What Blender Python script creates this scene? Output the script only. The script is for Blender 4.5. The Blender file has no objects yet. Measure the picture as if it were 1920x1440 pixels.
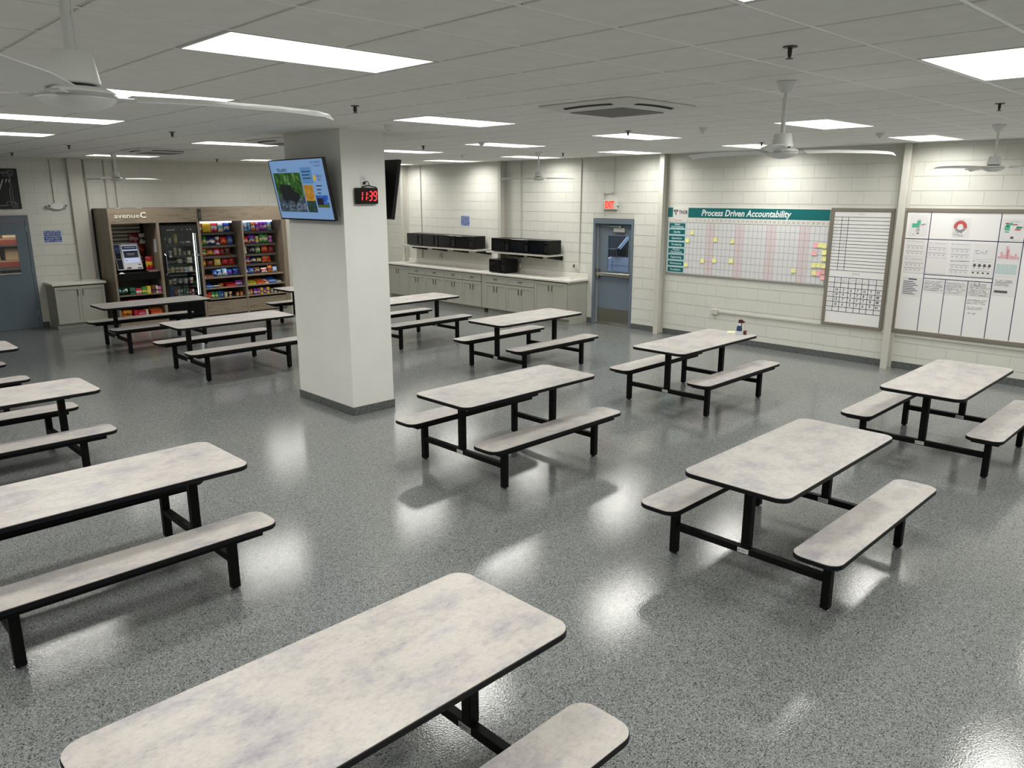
import bpy, bmesh, math, random
from mathutils import Vector, Matrix

C = bpy.context.scene
COL = C.collection
R = math.radians
rnd = random.Random(7)

# ------------------------------------------------------------------ camera, light, exposure
XW, YW, HC = 12.27, 17.65, 3.3076          # wall with the door, wall behind the food market, ceiling height
X0, Y0 = -4.2, -3.6                        # the walls behind the camera
cam = bpy.data.cameras.new('camera'); cam_o = bpy.data.objects.new('camera', cam); COL.objects.link(cam_o)
cam.sensor_width = 36.0; cam.lens = 27.1055; cam.clip_start = 0.05; cam.clip_end = 200
F = Vector((0.6763, 0.6967, -0.2392)).normalized()
U = Vector((0.1675, 0.1708, 0.9710)); RT = F.cross(U).normalized(); U = RT.cross(F).normalized()
cam_o.matrix_world = Matrix(((RT.x, U.x, -F.x, 0), (RT.y, U.y, -F.y, 0), (RT.z, U.z, -F.z, 2.6012), (0, 0, 0, 1)))
C.camera = cam_o
C.view_settings.view_transform = 'Standard'; C.view_settings.look = 'None'
C.view_settings.gamma = 1.0; C.view_settings.use_curve_mapping = False
C.view_settings.exposure = 0.0
PANEL_GLOW = 2.6                           # ceiling panel lens as seen
PANEL_WATT, PANEL_SPREAD = 27.0, 160       # light of each panel, cut off towards the ceiling like its prismatic lens
LIGHT_COLOR = (1.0, 0.985, 0.93)
w = bpy.data.worlds.new('sky'); C.world = w; w.use_nodes = True
w.node_tree.nodes['Background'].inputs[0].default_value = (0.66, 0.79, 1.0, 1)
w.node_tree.nodes['Background'].inputs[1].default_value = 3.2

# ------------------------------------------------------------------ materials
def lin(h):
    h = h.lstrip('#'); out = []
    for i in (0, 2, 4):
        v = int(h[i:i+2], 16) / 255
        out.append(v / 12.92 if v <= 0.04045 else ((v + 0.055) / 1.055) ** 2.4)
    return (*out, 1.0)

_mats = {}
def newmat(name):
    m = bpy.data.materials.new(name); m.use_nodes = True
    nt = m.node_tree; return m, nt, nt.nodes['Principled BSDF']

def paint(hexc, rough=0.5, metal=0.0, spec=0.5, coat=0.0):
    k = (hexc, rough, metal, spec, coat)
    if k not in _mats:
        m, nt, b = newmat('paint_' + hexc.strip('#'))
        b.inputs['Base Color'].default_value = lin(hexc); b.inputs['Roughness'].default_value = rough
        b.inputs['Metallic'].default_value = metal; b.inputs['Specular IOR Level'].default_value = spec
        b.inputs['Coat Weight'].default_value = coat
        _mats[k] = m
    return _mats[k]

def glow(hexc, s=1.0):
    k = ('glow', hexc, s)
    if k not in _mats:
        m, nt, b = newmat('glow_' + hexc.strip('#'))
        b.inputs['Base Color'].default_value = (0.02, 0.02, 0.02, 1); b.inputs['Roughness'].default_value = 0.35
        b.inputs['Emission Color'].default_value = lin(hexc); b.inputs['Emission Strength'].default_value = s
        _mats[k] = m
    return _mats[k]

def nd(nt, t, **kw):
    n = nt.nodes.new(t)
    for k, v in kw.items():
        if k in n.inputs: n.inputs[k].default_value = v
        else: setattr(n, k, v)
    return n

def ramp(nt, fac, stops, interp='LINEAR'):
    r = nt.nodes.new('ShaderNodeValToRGB'); r.color_ramp.interpolation = interp
    e = r.color_ramp.elements
    while len(e) < len(stops): e.new(0.5)
    for el, (p, c) in zip(e, stops): el.position = p; el.color = c
    nt.links.new(fac, r.inputs[0]); return r

def flake_floor(name, dark=1.0, coat=0.9):
    m, nt, b = newmat(name); L = nt.links.new
    geo = nd(nt, 'ShaderNodeNewGeometry')
    v = nd(nt, 'ShaderNodeTexVoronoi', Scale=180.0); L(geo.outputs['Position'], v.inputs['Vector'])
    sep = nd(nt, 'ShaderNodeSeparateColor'); L(v.outputs['Color'], sep.inputs[0])
    g = lambda x, t=1.0: (x * dark * 0.94, x * dark * 1.0, x * dark * 0.985, 1)
    r = ramp(nt, sep.outputs[0], [(0.0, g(0.02)), (0.11, g(0.12)), (0.30, g(0.185)), (0.62, g(0.245)), (0.92, g(0.35))], 'CONSTANT')
    n = nd(nt, 'ShaderNodeTexNoise', Scale=0.55, Detail=3.0); L(geo.outputs['Position'], n.inputs['Vector'])
    mx = nd(nt, 'ShaderNodeMix', data_type='RGBA', blend_type='MULTIPLY'); mx.inputs[0].default_value = 0.12
    L(r.outputs[0], mx.inputs[6]); L(n.outputs['Fac'], mx.inputs[7]); L(mx.outputs[2], b.inputs['Base Color'])
    b.inputs['Roughness'].default_value = 0.55; b.inputs['Specular IOR Level'].default_value = 0.25
    b.inputs['Coat Weight'].default_value = coat; b.inputs['Coat Roughness'].default_value = 0.07
    b.inputs['Coat IOR'].default_value = 1.5
    n2 = nd(nt, 'ShaderNodeTexNoise', Scale=95.0, Detail=2.0); L(geo.outputs['Position'], n2.inputs['Vector'])
    bp = nd(nt, 'ShaderNodeBump', Strength=0.6, Distance=0.0009); L(n2.outputs['Fac'], bp.inputs['Height'])
    L(bp.outputs[0], b.inputs['Coat Normal'])
    return m

def laminate():
    m, nt, b = newmat('concrete_laminate'); L = nt.links.new
    geo = nd(nt, 'ShaderNodeNewGeometry')
    mp = nd(nt, 'ShaderNodeMapping'); mp.inputs['Scale'].default_value = (1, 1.5, 1); L(geo.outputs['Position'], mp.inputs[0])
    n1 = nd(nt, 'ShaderNodeTexNoise', Scale=3.6, Detail=13.0, Roughness=0.74); n1.inputs['Distortion'].default_value = 0.15
    L(mp.outputs[0], n1.inputs['Vector'])
    r1 = ramp(nt, n1.outputs['Fac'], [(0.32, lin('959098')), (0.43, lin('a8a4a5')), (0.50, lin('b4afab')), (0.58, lin('bdb8b2')), (0.68, lin('ada9ae'))])
    n2 = nd(nt, 'ShaderNodeTexNoise', Scale=38.0, Detail=8.0, Roughness=0.75); n2.inputs['Distortion'].default_value = 0.3
    L(mp.outputs[0], n2.inputs['Vector'])
    r2 = ramp(nt, n2.outputs['Fac'], [(0.33, (0.74, 0.73, 0.74, 1)), (0.46, (0.97, 0.97, 0.97, 1)), (0.56, (1, 1, 1, 1)), (0.68, (1.09, 1.09, 1.09, 1))])
    mx = nd(nt, 'ShaderNodeMix', data_type='RGBA', blend_type='MULTIPLY'); mx.inputs[0].default_value = 0.9
    L(r1.outputs[0], mx.inputs[6]); L(r2.outputs[0], mx.inputs[7]); L(mx.outputs[2], b.inputs['Base Color'])
    b.inputs['Roughness'].default_value = 0.38; b.inputs['Specular IOR Level'].default_value = 0.45
    bp = nd(nt, 'ShaderNodeBump', Strength=0.08, Distance=0.0006); L(n2.outputs['Fac'], bp.inputs['Height']); L(bp.outputs[0], b.inputs['Normal'])
    return m

def wood(name, base, dark, scale=(1, 1, 14), rough=0.5):
    m, nt, b = newmat(name); L = nt.links.new
    tc = nd(nt, 'ShaderNodeTexCoord'); mp = nd(nt, 'ShaderNodeMapping'); mp.inputs['Scale'].default_value = scale
    L(tc.outputs['Object'], mp.inputs[0])
    n = nd(nt, 'ShaderNodeTexNoise', Scale=2.4, Detail=6.0, Roughness=0.62); n.inputs['Distortion'].default_value = 0.8
    L(mp.outputs[0], n.inputs['Vector'])
    r = ramp(nt, n.outputs['Fac'], [(0.32, lin(dark)), (0.5, lin(base)), (0.66, lin(base)), (0.76, lin(dark))])
    L(r.outputs[0], b.inputs['Base Color']); b.inputs['Roughness'].default_value = rough
    return m

def mottled(name, hexc, amount=0.08, scale=4.0, rough=0.6, bump=0.0, bscale=60.0, spec=0.4):
    m, nt, b = newmat(name); L = nt.links.new
    geo = nd(nt, 'ShaderNodeNewGeometry')
    n = nd(nt, 'ShaderNodeTexNoise', Scale=scale, Detail=5.0); L(geo.outputs['Position'], n.inputs['Vector'])
    c = lin(hexc); lo = tuple(x * (1 - amount) for x in c[:3]) + (1,); hi = tuple(min(1, x * (1 + amount)) for x in c[:3]) + (1,)
    r = ramp(nt, n.outputs['Fac'], [(0.3, lo), (0.7, hi)]); L(r.outputs[0], b.inputs['Base Color'])
    b.inputs['Roughness'].default_value = rough; b.inputs['Specular IOR Level'].default_value = spec
    if bump:
        n2 = nd(nt, 'ShaderNodeTexNoise', Scale=bscale, Detail=3.0); L(geo.outputs['Position'], n2.inputs['Vector'])
        bp = nd(nt, 'ShaderNodeBump', Strength=bump, Distance=0.002); L(n2.outputs['Fac'], bp.inputs['Height']); L(bp.outputs[0], b.inputs['Normal'])
    return m

def pane_glass(name='pane_glass', tint=(0.86, 0.9, 0.92, 1), refl=1.0):
    m = bpy.data.materials.new(name); m.use_nodes = True; nt = m.node_tree; nt.nodes.clear()
    o = nd(nt, 'ShaderNodeOutputMaterial'); t = nd(nt, 'ShaderNodeBsdfTransparent'); t.inputs[0].default_value = tint
    g = nd(nt, 'ShaderNodeBsdfGlossy'); g.inputs['Roughness'].default_value = 0.02
    f = nd(nt, 'ShaderNodeFresnel'); f.inputs[0].default_value = 1.45
    mx = nd(nt, 'ShaderNodeMixShader'); L = nt.links.new
    L(f.outputs[0], mx.inputs[0]); L(t.outputs[0], mx.inputs[1]); L(g.outputs[0], mx.inputs[2]); L(mx.outputs[0], o.inputs[0])
    return m

def wrapper(c1, c2, c3=None, rough=0.3):
    """printed snack wrapper: two colours and a patch, by the pack's own height"""
    k = ('wrap', c1, c2, c3, rough)
    if k in _mats: return _mats[k]
    m, nt, b = newmat('wrapper_' + c1); L = nt.links.new
    tc = nd(nt, 'ShaderNodeTexCoord'); sp = nd(nt, 'ShaderNodeSeparateXYZ'); L(tc.outputs['Generated'], sp.inputs[0])
    n = nd(nt, 'ShaderNodeTexNoise', Scale=3.5, Detail=1.0); L(tc.outputs['Generated'], n.inputs['Vector'])
    a = nd(nt, 'ShaderNodeMath', operation='MULTIPLY_ADD'); a.inputs[1].default_value = 0.5; L(n.outputs['Fac'], a.inputs[0]); L(sp.outputs[2], a.inputs[2])
    st = [(0.0, lin(c1)), (0.52, lin(c2)), (0.78, lin(c1))]
    if c3: st = [(0.0, lin(c1)), (0.45, lin(c3)), (0.60, lin(c2)), (0.88, lin(c1))]
    r = ramp(nt, a.outputs[0], st, 'CONSTANT'); L(r.outputs[0], b.inputs['Base Color']); b.inputs['Roughness'].default_value = rough
    _mats[k] = m; return m

def picture(name, stops, scale=(6, 6, 6), detail=5.0, strength=1.0):
    """a lit picture area on a screen: noise colours that emit"""
    m, nt, b = newmat(name); L = nt.links.new
    tc = nd(nt, 'ShaderNodeTexCoord'); mp = nd(nt, 'ShaderNodeMapping'); mp.inputs['Scale'].default_value = scale
    L(tc.outputs['Generated'], mp.inputs[0])
    n = nd(nt, 'ShaderNodeTexNoise', Scale=1.0, Detail=detail); L(mp.outputs[0], n.inputs['Vector'])
    r = ramp(nt, n.outputs['Fac'], [(p, lin(c)) for p, c in stops]); L(r.outputs[0], b.inputs['Emission Color'])
    b.inputs['Emission Strength'].default_value = strength; b.inputs['Base Color'].default_value = (0.02, 0.02, 0.02, 1)
    b.inputs['Roughness'].default_value = 0.35
    return m

M_FLOOR = flake_floor('flake_epoxy_floor')
M_BASE = flake_floor('flake_epoxy_cove', 0.66, 0.25)
M_LAM = laminate()
M_BLACK = paint('050506', 0.55, 0, 0.18)
M_EDGE = paint('07080d', 0.55, 0, 0.25)
M_WALL = mottled('painted_block', 'd6d6ce', 0.03, 2.0, 0.55, 0.25, 45.0)
M_MORTAR = mottled('painted_mortar', 'c9c8bf', 0.03, 2.0, 0.6)
M_DRYWALL = mottled('painted_drywall', 'e8e8e4', 0.02, 3.0, 0.6, 0.1, 120.0)
M_TILE = mottled('ceiling_tile_face', 'ebebe8', 0.03, 9.0, 0.85, 0.2, 160.0, 0.2)
M_TEE = paint('dcdcd8', 0.5)
M_WHITE = paint('dcdcd8', 0.4)
M_TRIM = paint('c8c6bd', 0.5)
M_CAB = mottled('cabinet_grey', 'aaa99f', 0.02, 3.0, 0.45)
M_COUNTER = mottled('white_quartz', 'dcd9d2', 0.05, 30.0, 0.25)
M_STEEL = paint('b9b7b0', 0.3, 1.0)
M_NICKEL = paint('6d6a65', 0.35, 1.0)
M_DOOR = mottled('blue_grey_door', '6a7782', 0.03, 2.5, 0.4)
M_APPL = paint('08090b', 0.12, 0, 0.6)
M_APPLSIDE = paint('08090b', 0.35, 0, 0.3)
M_WOODV = wood('grey_oak_upright', '8a7d6b', '6f6353', (7, 7, 0.7))
M_WOODH = wood('grey_oak_flat', '8a7d6b', '6c6152', (0.9, 7, 7))
M_WOODD = wood('grey_oak_dark', '766e61', '5c554a', (0.9, 7, 7))
M_GLASS = pane_glass()
M_FAN = paint('e6e8e6', 0.35)
M_BOARD = paint('f1f0ef', 0.2)
M_FRAMEG = paint('8d867b', 0.4, 0.3)
M_TEAL = paint('0b6a6c', 0.4)
M_INK = paint('1c2038', 0.5)
M_NAVY = paint('2a2c55', 0.5)
M_GREYINK = paint('77787c', 0.6)
M_PAPER = paint('e9e8e4', 0.6)

# ------------------------------------------------------------------ mesh helpers
class MB:
    def __init__(s): s.v = []; s.f = []
    def add(s, vs, fs):
        o = len(s.v); s.v += [tuple(p) for p in vs]; s.f += [tuple(i + o for i in f) for f in fs]; return s
    def box(s, x0, y0, z0, x1, y1, z1):
        if x0 > x1: x0, x1 = x1, x0
        if y0 > y1: y0, y1 = y1, y0
        if z0 > z1: z0, z1 = z1, z0
        return s.add([(x0, y0, z0), (x1, y0, z0), (x1, y1, z0), (x0, y1, z0), (x0, y0, z1), (x1, y0, z1), (x1, y1, z1), (x0, y1, z1)],
                     [(0, 3, 2, 1), (4, 5, 6, 7), (0, 1, 5, 4), (1, 2, 6, 5), (2, 3, 7, 6), (3, 0, 4, 7)])
    def prism(s, poly, axis, a, b):
        """poly = 2D points (counter-clockwise) in the two other axes, extruded along axis from a to b"""
        n = len(poly)
        def P(p, t): return {'x': (t, p[0], p[1]), 'y': (p[0], t, p[1]), 'z': (p[0], p[1], t)}[axis]
        vs = [P(p, a) for p in poly] + [P(p, b) for p in poly]
        fs = [tuple(range(n))[::-1], tuple(range(n, 2 * n))] + [(i, (i + 1) % n, n + (i + 1) % n, n + i) for i in range(n)]
        return s.add(vs, fs)
    def cyl(s, p0, p1, r, n=12, r2=None):
        p0, p1 = Vector(p0), Vector(p1); r2 = r if r2 is None else r2; d = (p1 - p0).normalized()
        a = d.cross(Vector((0, 0, 1)) if abs(d.z) < 0.9 else Vector((1, 0, 0))).normalized(); b = d.cross(a)
        vs = []
        for c, q in ((p0, r), (p1, r2)):
            vs += [c + a * q * math.cos(2 * math.pi * i / n) + b * q * math.sin(2 * math.pi * i / n) for i in range(n)]
        return s.add(vs, [tuple(range(n))[::-1], tuple(range(n, 2 * n))] + [(i, (i + 1) % n, n + (i + 1) % n, n + i) for i in range(n)])
    def lathe(s, prof, n=20, c=(0, 0)):
        vs = []; m = len(prof)
        for r, z in prof: vs += [(c[0] + r * math.cos(2 * math.pi * i / n), c[1] + r * math.sin(2 * math.pi * i / n), z) for i in range(n)]
        fs = [(j * n + i, j * n + (i + 1) % n, (j + 1) * n + (i + 1) % n, (j + 1) * n + i) for j in range(m - 1) for i in range(n)]
        fs += [tuple(range(n))[::-1], tuple(range((m - 1) * n, m * n))]
        return s.add(vs, fs)
    def tube(s, pts, r, n=8):
        for a, b in zip(pts, pts[1:]): s.cyl(a, b, r, n)
        return s
    def slab(s, w, l, rad, z0, z1, n=6, cx=0.0, cy=0.0):
        return s.prism([(x + cx, y + cy) for x, y in rrect(w, l, rad, n)], 'z', z0, z1)
    def quad(s, x0, z0, x1, z1, y): return s.add([(x0, y, z0), (x1, y, z0), (x1, y, z1), (x0, y, z1)], [(0, 1, 2, 3)])
    def line(s, x0, z0, x1, z1, t, y):
        d = Vector((x1 - x0, z1 - z0)); L = d.length or 1e-6; nx, nz = -d.y / L * t / 2, d.x / L * t / 2
        return s.add([(x0 - nx, y, z0 - nz), (x1 - nx, y, z1 - nz), (x1 + nx, y, z1 + nz), (x0 + nx, y, z0 + nz)], [(0, 1, 2, 3)])
    def disc(s, x, z, r, y, n=20, r2=0.0, a0=0.0, a1=360.0):
        k = [R(a0 + (a1 - a0) * i / n) for i in range(n + 1)]
        if r2 <= 0: return s.add([(x + r * math.cos(t), y, z + r * math.sin(t)) for t in k], [tuple(range(n + 1))])
        vs = [(x + q * math.cos(t), y, z + q * math.sin(t)) for q in (r2, r) for t in k]
        return s.add(vs, [(i, n + 1 + i, n + 2 + i, i + 1) for i in range(n)])
    def scribble(s, x0, z0, x1, z1, y, t=0.004, k=6, step=0.018, dens=0.8):
        """a few rows of handwriting-like strokes in a rectangle"""
        h = (z1 - z0) / k
        for i in range(k):
            z = z1 - (i + 0.5) * h; x = x0 + rnd.uniform(0, 0.02); xe = x1 - rnd.uniform(0, (x1 - x0) * 0.25)
            while x < xe:
                if rnd.random() < dens:
                    s.line(x, z + rnd.uniform(-.32, .32) * h, x + step * rnd.uniform(.5, 1.1), z + rnd.uniform(-.32, .32) * h, t, y)
                x += step
        return s
    def text(s, body, size, x, z, y, align='CENTER', shear=0.0, bold=0.0, sx=1.0, fit=None):
        c = bpy.data.curves.new('text', 'FONT'); c.body = body; c.size = size; c.align_x = align; c.align_y = 'CENTER'
        c.shear = shear; c.offset = bold; c.resolution_u = 2
        o = bpy.data.objects.new('text', c); me = bpy.data.meshes.new_from_object(o)
        if fit:
            xs = [p.co.x for p in me.vertices]; sx = fit / (max(xs) - min(xs))
        s.add([(x + p.co.x * sx, y, z + p.co.y) for p in me.vertices], [tuple(p.vertices) for p in me.polygons])
        bpy.data.objects.remove(o); bpy.data.meshes.remove(me); bpy.data.curves.remove(c); return s
    def mesh(s, name='mesh', bevel=0.0, seg=1):
        me = bpy.data.meshes.new(name); me.from_pydata(s.v, [], s.f)
        if bevel:
            bm = bmesh.new(); bm.from_mesh(me)
            ed = [e for e in bm.edges if len(e.link_faces) == 2 and e.calc_face_angle(0) > 0.6]
            bmesh.ops.bevel(bm, geom=ed, offset=bevel, segments=seg, profile=0.5, affect='EDGES', clamp_overlap=True)
            bm.to_mesh(me); bm.free()
        me.polygons.foreach_set('use_smooth', [True] * len(me.polygons)); me.set_sharp_from_angle(angle=0.6); me.update()
        return me

def rrect(w, l, rad, n=6):
    pts = []
    for cx, cy, a in ((w / 2 - rad, l / 2 - rad, 0), (-w / 2 + rad, l / 2 - rad, 90), (-w / 2 + rad, -l / 2 + rad, 180), (w / 2 - rad, -l / 2 + rad, 270)):
        pts += [(cx + rad * math.cos(R(a + 90 * i / n)), cy + rad * math.sin(R(a + 90 * i / n))) for i in range(n + 1)]
    return pts

def link(name, me, mat=None, parent=None, loc=(0, 0, 0), rot=(0, 0, 0), kind=None, label=None):
    if mat is not None and not me.materials: me.materials.append(mat)
    o = bpy.data.objects.new(name, me); COL.objects.link(o)
    if parent is not None: o.parent = parent
    o.location = loc; o.rotation_euler = rot
    if kind: o['kind'] = kind
    if label: o['label'] = label
    return o

def part(name, mb, mat, parent=None, loc=(0, 0, 0), rot=(0, 0, 0), bevel=0.0, kind=None, label=None):
    return link(name, mb.mesh(name, bevel), mat, parent, loc, rot, kind, label)

def tag(o, label, cat, group=None):
    o['label'] = label; o['category'] = cat
    if group: o['group'] = group
    return o

def thing(name, label, cat, loc=(0, 0, 0), rz=0.0, group=None, rx=0.0):
    o = bpy.data.objects.new(name, None); COL.objects.link(o); o.empty_display_size = 0.1
    o.location = loc; o.rotation_euler = (rx, 0, rz)
    return tag(o, label, cat, group)

def dup(o, loc=None, rz=None, label=None, parent=None):
    c = o.copy(); COL.objects.link(c)
    if parent is not None: c.parent = parent
    if loc is not None: c.location = loc
    if rz is not None: c.rotation_euler.z = rz
    if label: c['label'] = label
    for ch in list(o.children): dup(ch, parent=c)
    return c

def struct(name, mb, mat, parent=None, **k):
    return part(name, mb, mat, parent, kind='structure' if parent is None else None, **k)

WR = R(-90)      # front towards -x : things on the door wall (local x runs to the viewer's right)

# ------------------------------------------------------------------ room shell
struct('floor', MB().box(X0 - .2, Y0 - .2, -0.2, XW + .25, YW + .25, 0.0), M_FLOOR)
struct('ground', MB().box(-12, YW + .25, -0.3, 40, 40, -0.02).box(XW + .25, -12, -0.3, 40, YW + .25, -0.02), mottled('asphalt', '5a5c5e', .15, 8, .9))

# door wall (x = XW) : opening y 9.30..10.22, z 0..2.08
DY0, DY1, DZ = 9.25, 10.27, 2.13
t0, t1 = XW + 0.005, XW + 0.22
wall_right = struct('wall_right', MB().box(t0, Y0, 0, t1, DY0, HC + .1).box(t0, DY1, 0, t1, YW + .2, HC + .1).box(t0, DY0, DZ, t1, DY1, HC + .1), M_MORTAR)
# market wall (y = YW): opening x 2.92..3.93
EX0, EX1, EZ = 2.90, 3.945, 2.21
s0, s1 = YW + 0.005, YW + 0.22
wall_back = struct('wall_back', MB().box(X0, s0, 0, EX0, s1, HC + .1).box(EX1, s0, 0, XW + .005, s1, HC + .1).box(EX0, s0, EZ, EX1, s1, HC + .1), M_MORTAR)
struct('wall_left', MB().box(X0 - .2, Y0, 0, X0, YW, HC + .1), M_WALL)
struct('wall_front', MB().box(X0 - .2, Y0 - .2, 0, XW + .22, Y0, HC + .1), M_WALL)

# concrete blocks, each one a piece of its wall; the farthest ones joined
BH, BL = 0.2032, 0.4064
_bm = {}
def block_mesh(w, h, axis):
    k = (round(w, 3), round(h, 3), axis)
    if k not in _bm:
        m = MB()
        if axis == 'y': m.box(0, -w / 2, 0, 0.02, w / 2, h)
        else: m.box(-w / 2, 0, 0, w / 2, 0.02, h)
        _bm[k] = m.mesh('block'); _bm[k].materials.append(M_WALL)
    return _bm[k]

def lay_blocks(wall, axis, lo, hi, holes, near):
    rest = MB(); n = 0
    for c in range(17):
        z0 = c * BH; z1 = min(z0 + BH, HC + 0.02)
        if z1 - z0 < 0.03: continue
        p = lo - (BL / 2 if c % 2 else 0)
        while p < hi:
            segs = [(max(p, lo), min(p + BL, hi))]
            for (a, b, hz) in holes:
                if z0 < hz - 0.01:
                    ns = []
                    for q0, q1 in segs:
                        if q1 <= a or q0 >= b: ns.append((q0, q1)); continue
                        if q0 < a: ns.append((q0, a))
                        if q1 > b: ns.append((b, q1))
                    segs = ns
            for q0, q1 in segs:
                if q1 - q0 < 0.03: continue
                wd, ht = q1 - q0 - 0.003, z1 - z0 - 0.009
                mid = (q0 + q1) / 2
                if near(mid, z0) and n < 300:
                    loc = (XW, mid, z0) if axis == 'y' else (mid, YW, z0)
                    link('block', block_mesh(wd, ht, axis), None, wall, loc); n += 1
                else:
                    if axis == 'y': rest.box(XW, mid - wd / 2, z0, XW + .02, mid + wd / 2, z0 + ht)
                    else: rest.box(mid - wd / 2, YW, z0, mid + wd / 2, YW + .02, z0 + ht)
            p += BL
    part('far_block_work', rest, M_WALL, wall, kind='stuff')

lay_blocks(wall_right, 'y', Y0, YW, [(DY0, DY1, DZ)], lambda y, z: 2.3 < y < 10.6)
lay_blocks(wall_back, 'x', X0, XW, [(EX0, EX1, EZ)], lambda x, z: (2.7 < x < 5.2) or (5.2 <= x < 12 and z > 2.2))

# baseboards (coved epoxy)
BB = 0.105
struct('baseboard_right', MB().box(XW - .012, Y0, 0, XW + .004, DY0, BB).box(XW - .012, DY1, 0, XW + .004, 10.39, BB), M_BASE)
struct('baseboard_back', MB().box(X0, YW - .012, 0, EX0, YW + .004, BB).box(EX1, YW - .012, 0, 4.06, YW + .004, BB), M_BASE)

# steel wall columns
def wall_post(name, y):
    return struct(name, MB().box(XW - .19, y, 0, XW - .176, y + .1, HC - .002).box(XW - .1758, y + .046, 0, XW - .0162, y + .056, HC - .002).box(XW - .016, y, 0, XW - .002, y + .1, HC - .002), M_TRIM, bevel=.003)
wall_post('trim_1', 8.48); wall_post('trim_2', 4.256); wall_post('trim_3', 12.80); wall_post('trim_4', 16.44)
struct('trim_5', MB().box(4.74, YW - .09, 0, 5.0, YW - .002, HC - .002), M_TRIM, bevel=.006)

# pillar
PX0, PX1, PY0, PY1 = 4.875, 5.465, 7.765, 9.03
pillar = struct('pillar', MB().box(PX0, PY0, 0, PX1, PY1, HC), M_DRYWALL)
part('pillar_base', MB().box(PX0 - .012, PY0 - .012, 0, PX1 + .012, PY1 + .012, .10), M_BASE, pillar, bevel=.004)

# ------------------------------------------------------------------ ceiling: grid, tiles, lights
GX, GY, DX, DYT = 1.667, 3.525, 0.605, 0.609
ceiling = struct('ceiling', MB().box(X0, Y0, HC + .06, XW, YW, HC + .12), M_TEE)
grid = MB(); cross = MB()
ix0, ix1 = math.floor((X0 - GX) / DX), math.ceil((XW - GX) / DX)
iy0, iy1 = math.floor((Y0 - GY) / DYT), math.ceil((YW - GY) / DYT)
for i in range(ix0, ix1 + 1):
    x = GX + i * DX
    if X0 < x < XW: grid.box(x - .012, Y0, HC + .007, x + .012, YW, HC + .03)
for j in range(iy0, iy1 + 1):
    y = GY + j * DYT
    if Y0 < y < YW: cross.box(X0, y - .0105, HC + .0012, XW, y + .0105, HC + .006)
grid.box(X0, YW - .022, HC - .004, XW, YW, HC + .03).box(XW - .022, Y0, HC - .004, XW, YW, HC + .03)
part('ceiling_grid', grid, M_TEE, ceiling); part('cross_tees', cross, paint('f4f4f0', .35), ceiling)  # light on the cross tees put into the colour, paler than the grid

def cell_light(i, j):
    """2x4 panel cells: i = left cell index, j = row"""
    return i % 5 in (0, 1) and j % 4 == 0
SKIP = {(5, 0), (5, 8), (5, 16), (-5, 16), (0, 16), (-5, 20), (0, 20)}
LIGHTS = []
for j in range(-8, 24, 4):
    for i in range(-10, 20, 5):
        if (i, j) in SKIP: continue
        x0, y0 = GX + i * DX, GY + j * DYT
        if x0 < X0 + .1 or y0 < Y0 + .1 or x0 + 2 * DX > XW or y0 + DYT > YW: continue
        LIGHTS.append((i, j))
lit = {(i, j) for i, j in LIGHTS} | {(i + 1, j) for i, j in LIGHTS}
CASSETTES = [(5.31, 4.22), (5.02, 13.43), (5.42, 9.82)]
def in_pillar(i, j):
    a, b = GX + i * DX, GY + j * DYT
    return a + DX > PX0 and a < PX1 and b + DYT > PY0 and b < PY1

_tm = {}
def tile_mesh(w, l):
    k = (round(w, 3), round(l, 3))
    if k not in _tm:
        me = MB().box(-w / 2, -l / 2, 0, w / 2, l / 2, .02).mesh('ceiling_tile', bevel=.0025)
        me.materials.append(M_TILE); _tm[k] = me
    return _tm[k]
cells = []
for i in range(ix0, ix1):
    for j in range(iy0, iy1):
        if (i, j) in lit: continue
        a, b = max(GX + i * DX, X0), min(GX + (i + 1) * DX, XW - .022)
        c, d = max(GY + j * DYT, Y0), min(GY + (j + 1) * DYT, YW - .022)
        if b - a < .06 or d - c < .06: continue
        if in_pillar(i, j):
            e = .015                       # tiles cut to the pillar, meeting its faces
            for (p0, p1, p2, p3) in ((a, PX0 + e, c, d), (PX1 - e, b, c, d), (max(a, PX0), min(b, PX1), c, PY0 + e), (max(a, PX0), min(b, PX1), PY1 - e, d)):
                p1, p3 = min(p1, b), min(p3, d); p0, p2 = max(p0, a), max(p2, c)
                if p1 - p0 > .045 and p3 - p2 > .045: cells.append((0, 8.0, p0, p1, p2, p3))
            continue
        p = Vector(((a + b) / 2, (c + d) / 2, HC)) - Vector((0, 0, 2.6012))
        dep = p.dot(F); vis = False
        if dep > .2:
            u, v = p.dot(RT) / dep * 1445.6, -p.dot(U) / dep * 1445.6
            vis = abs(u) < 1010 and -800 < v < 760
        cells.append((0 if vis else 1, p.length, a, b, c, d))
cells.sort()
rest = MB()
for k, (nv, ds, a, b, c, d) in enumerate(cells):
    wd, ln = b - a - .026, d - c - .026
    if k < 300: link('ceiling_tile', tile_mesh(wd, ln), None, ceiling, ((a + b) / 2, (c + d) / 2, HC))
    else: rest.box((a + b) / 2 - wd / 2, (c + d) / 2 - ln / 2, HC, (a + b) / 2 + wd / 2, (c + d) / 2 + ln / 2, HC + .02)
part('far_ceiling_tiles', rest, M_TILE, ceiling, kind='stuff')

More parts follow.
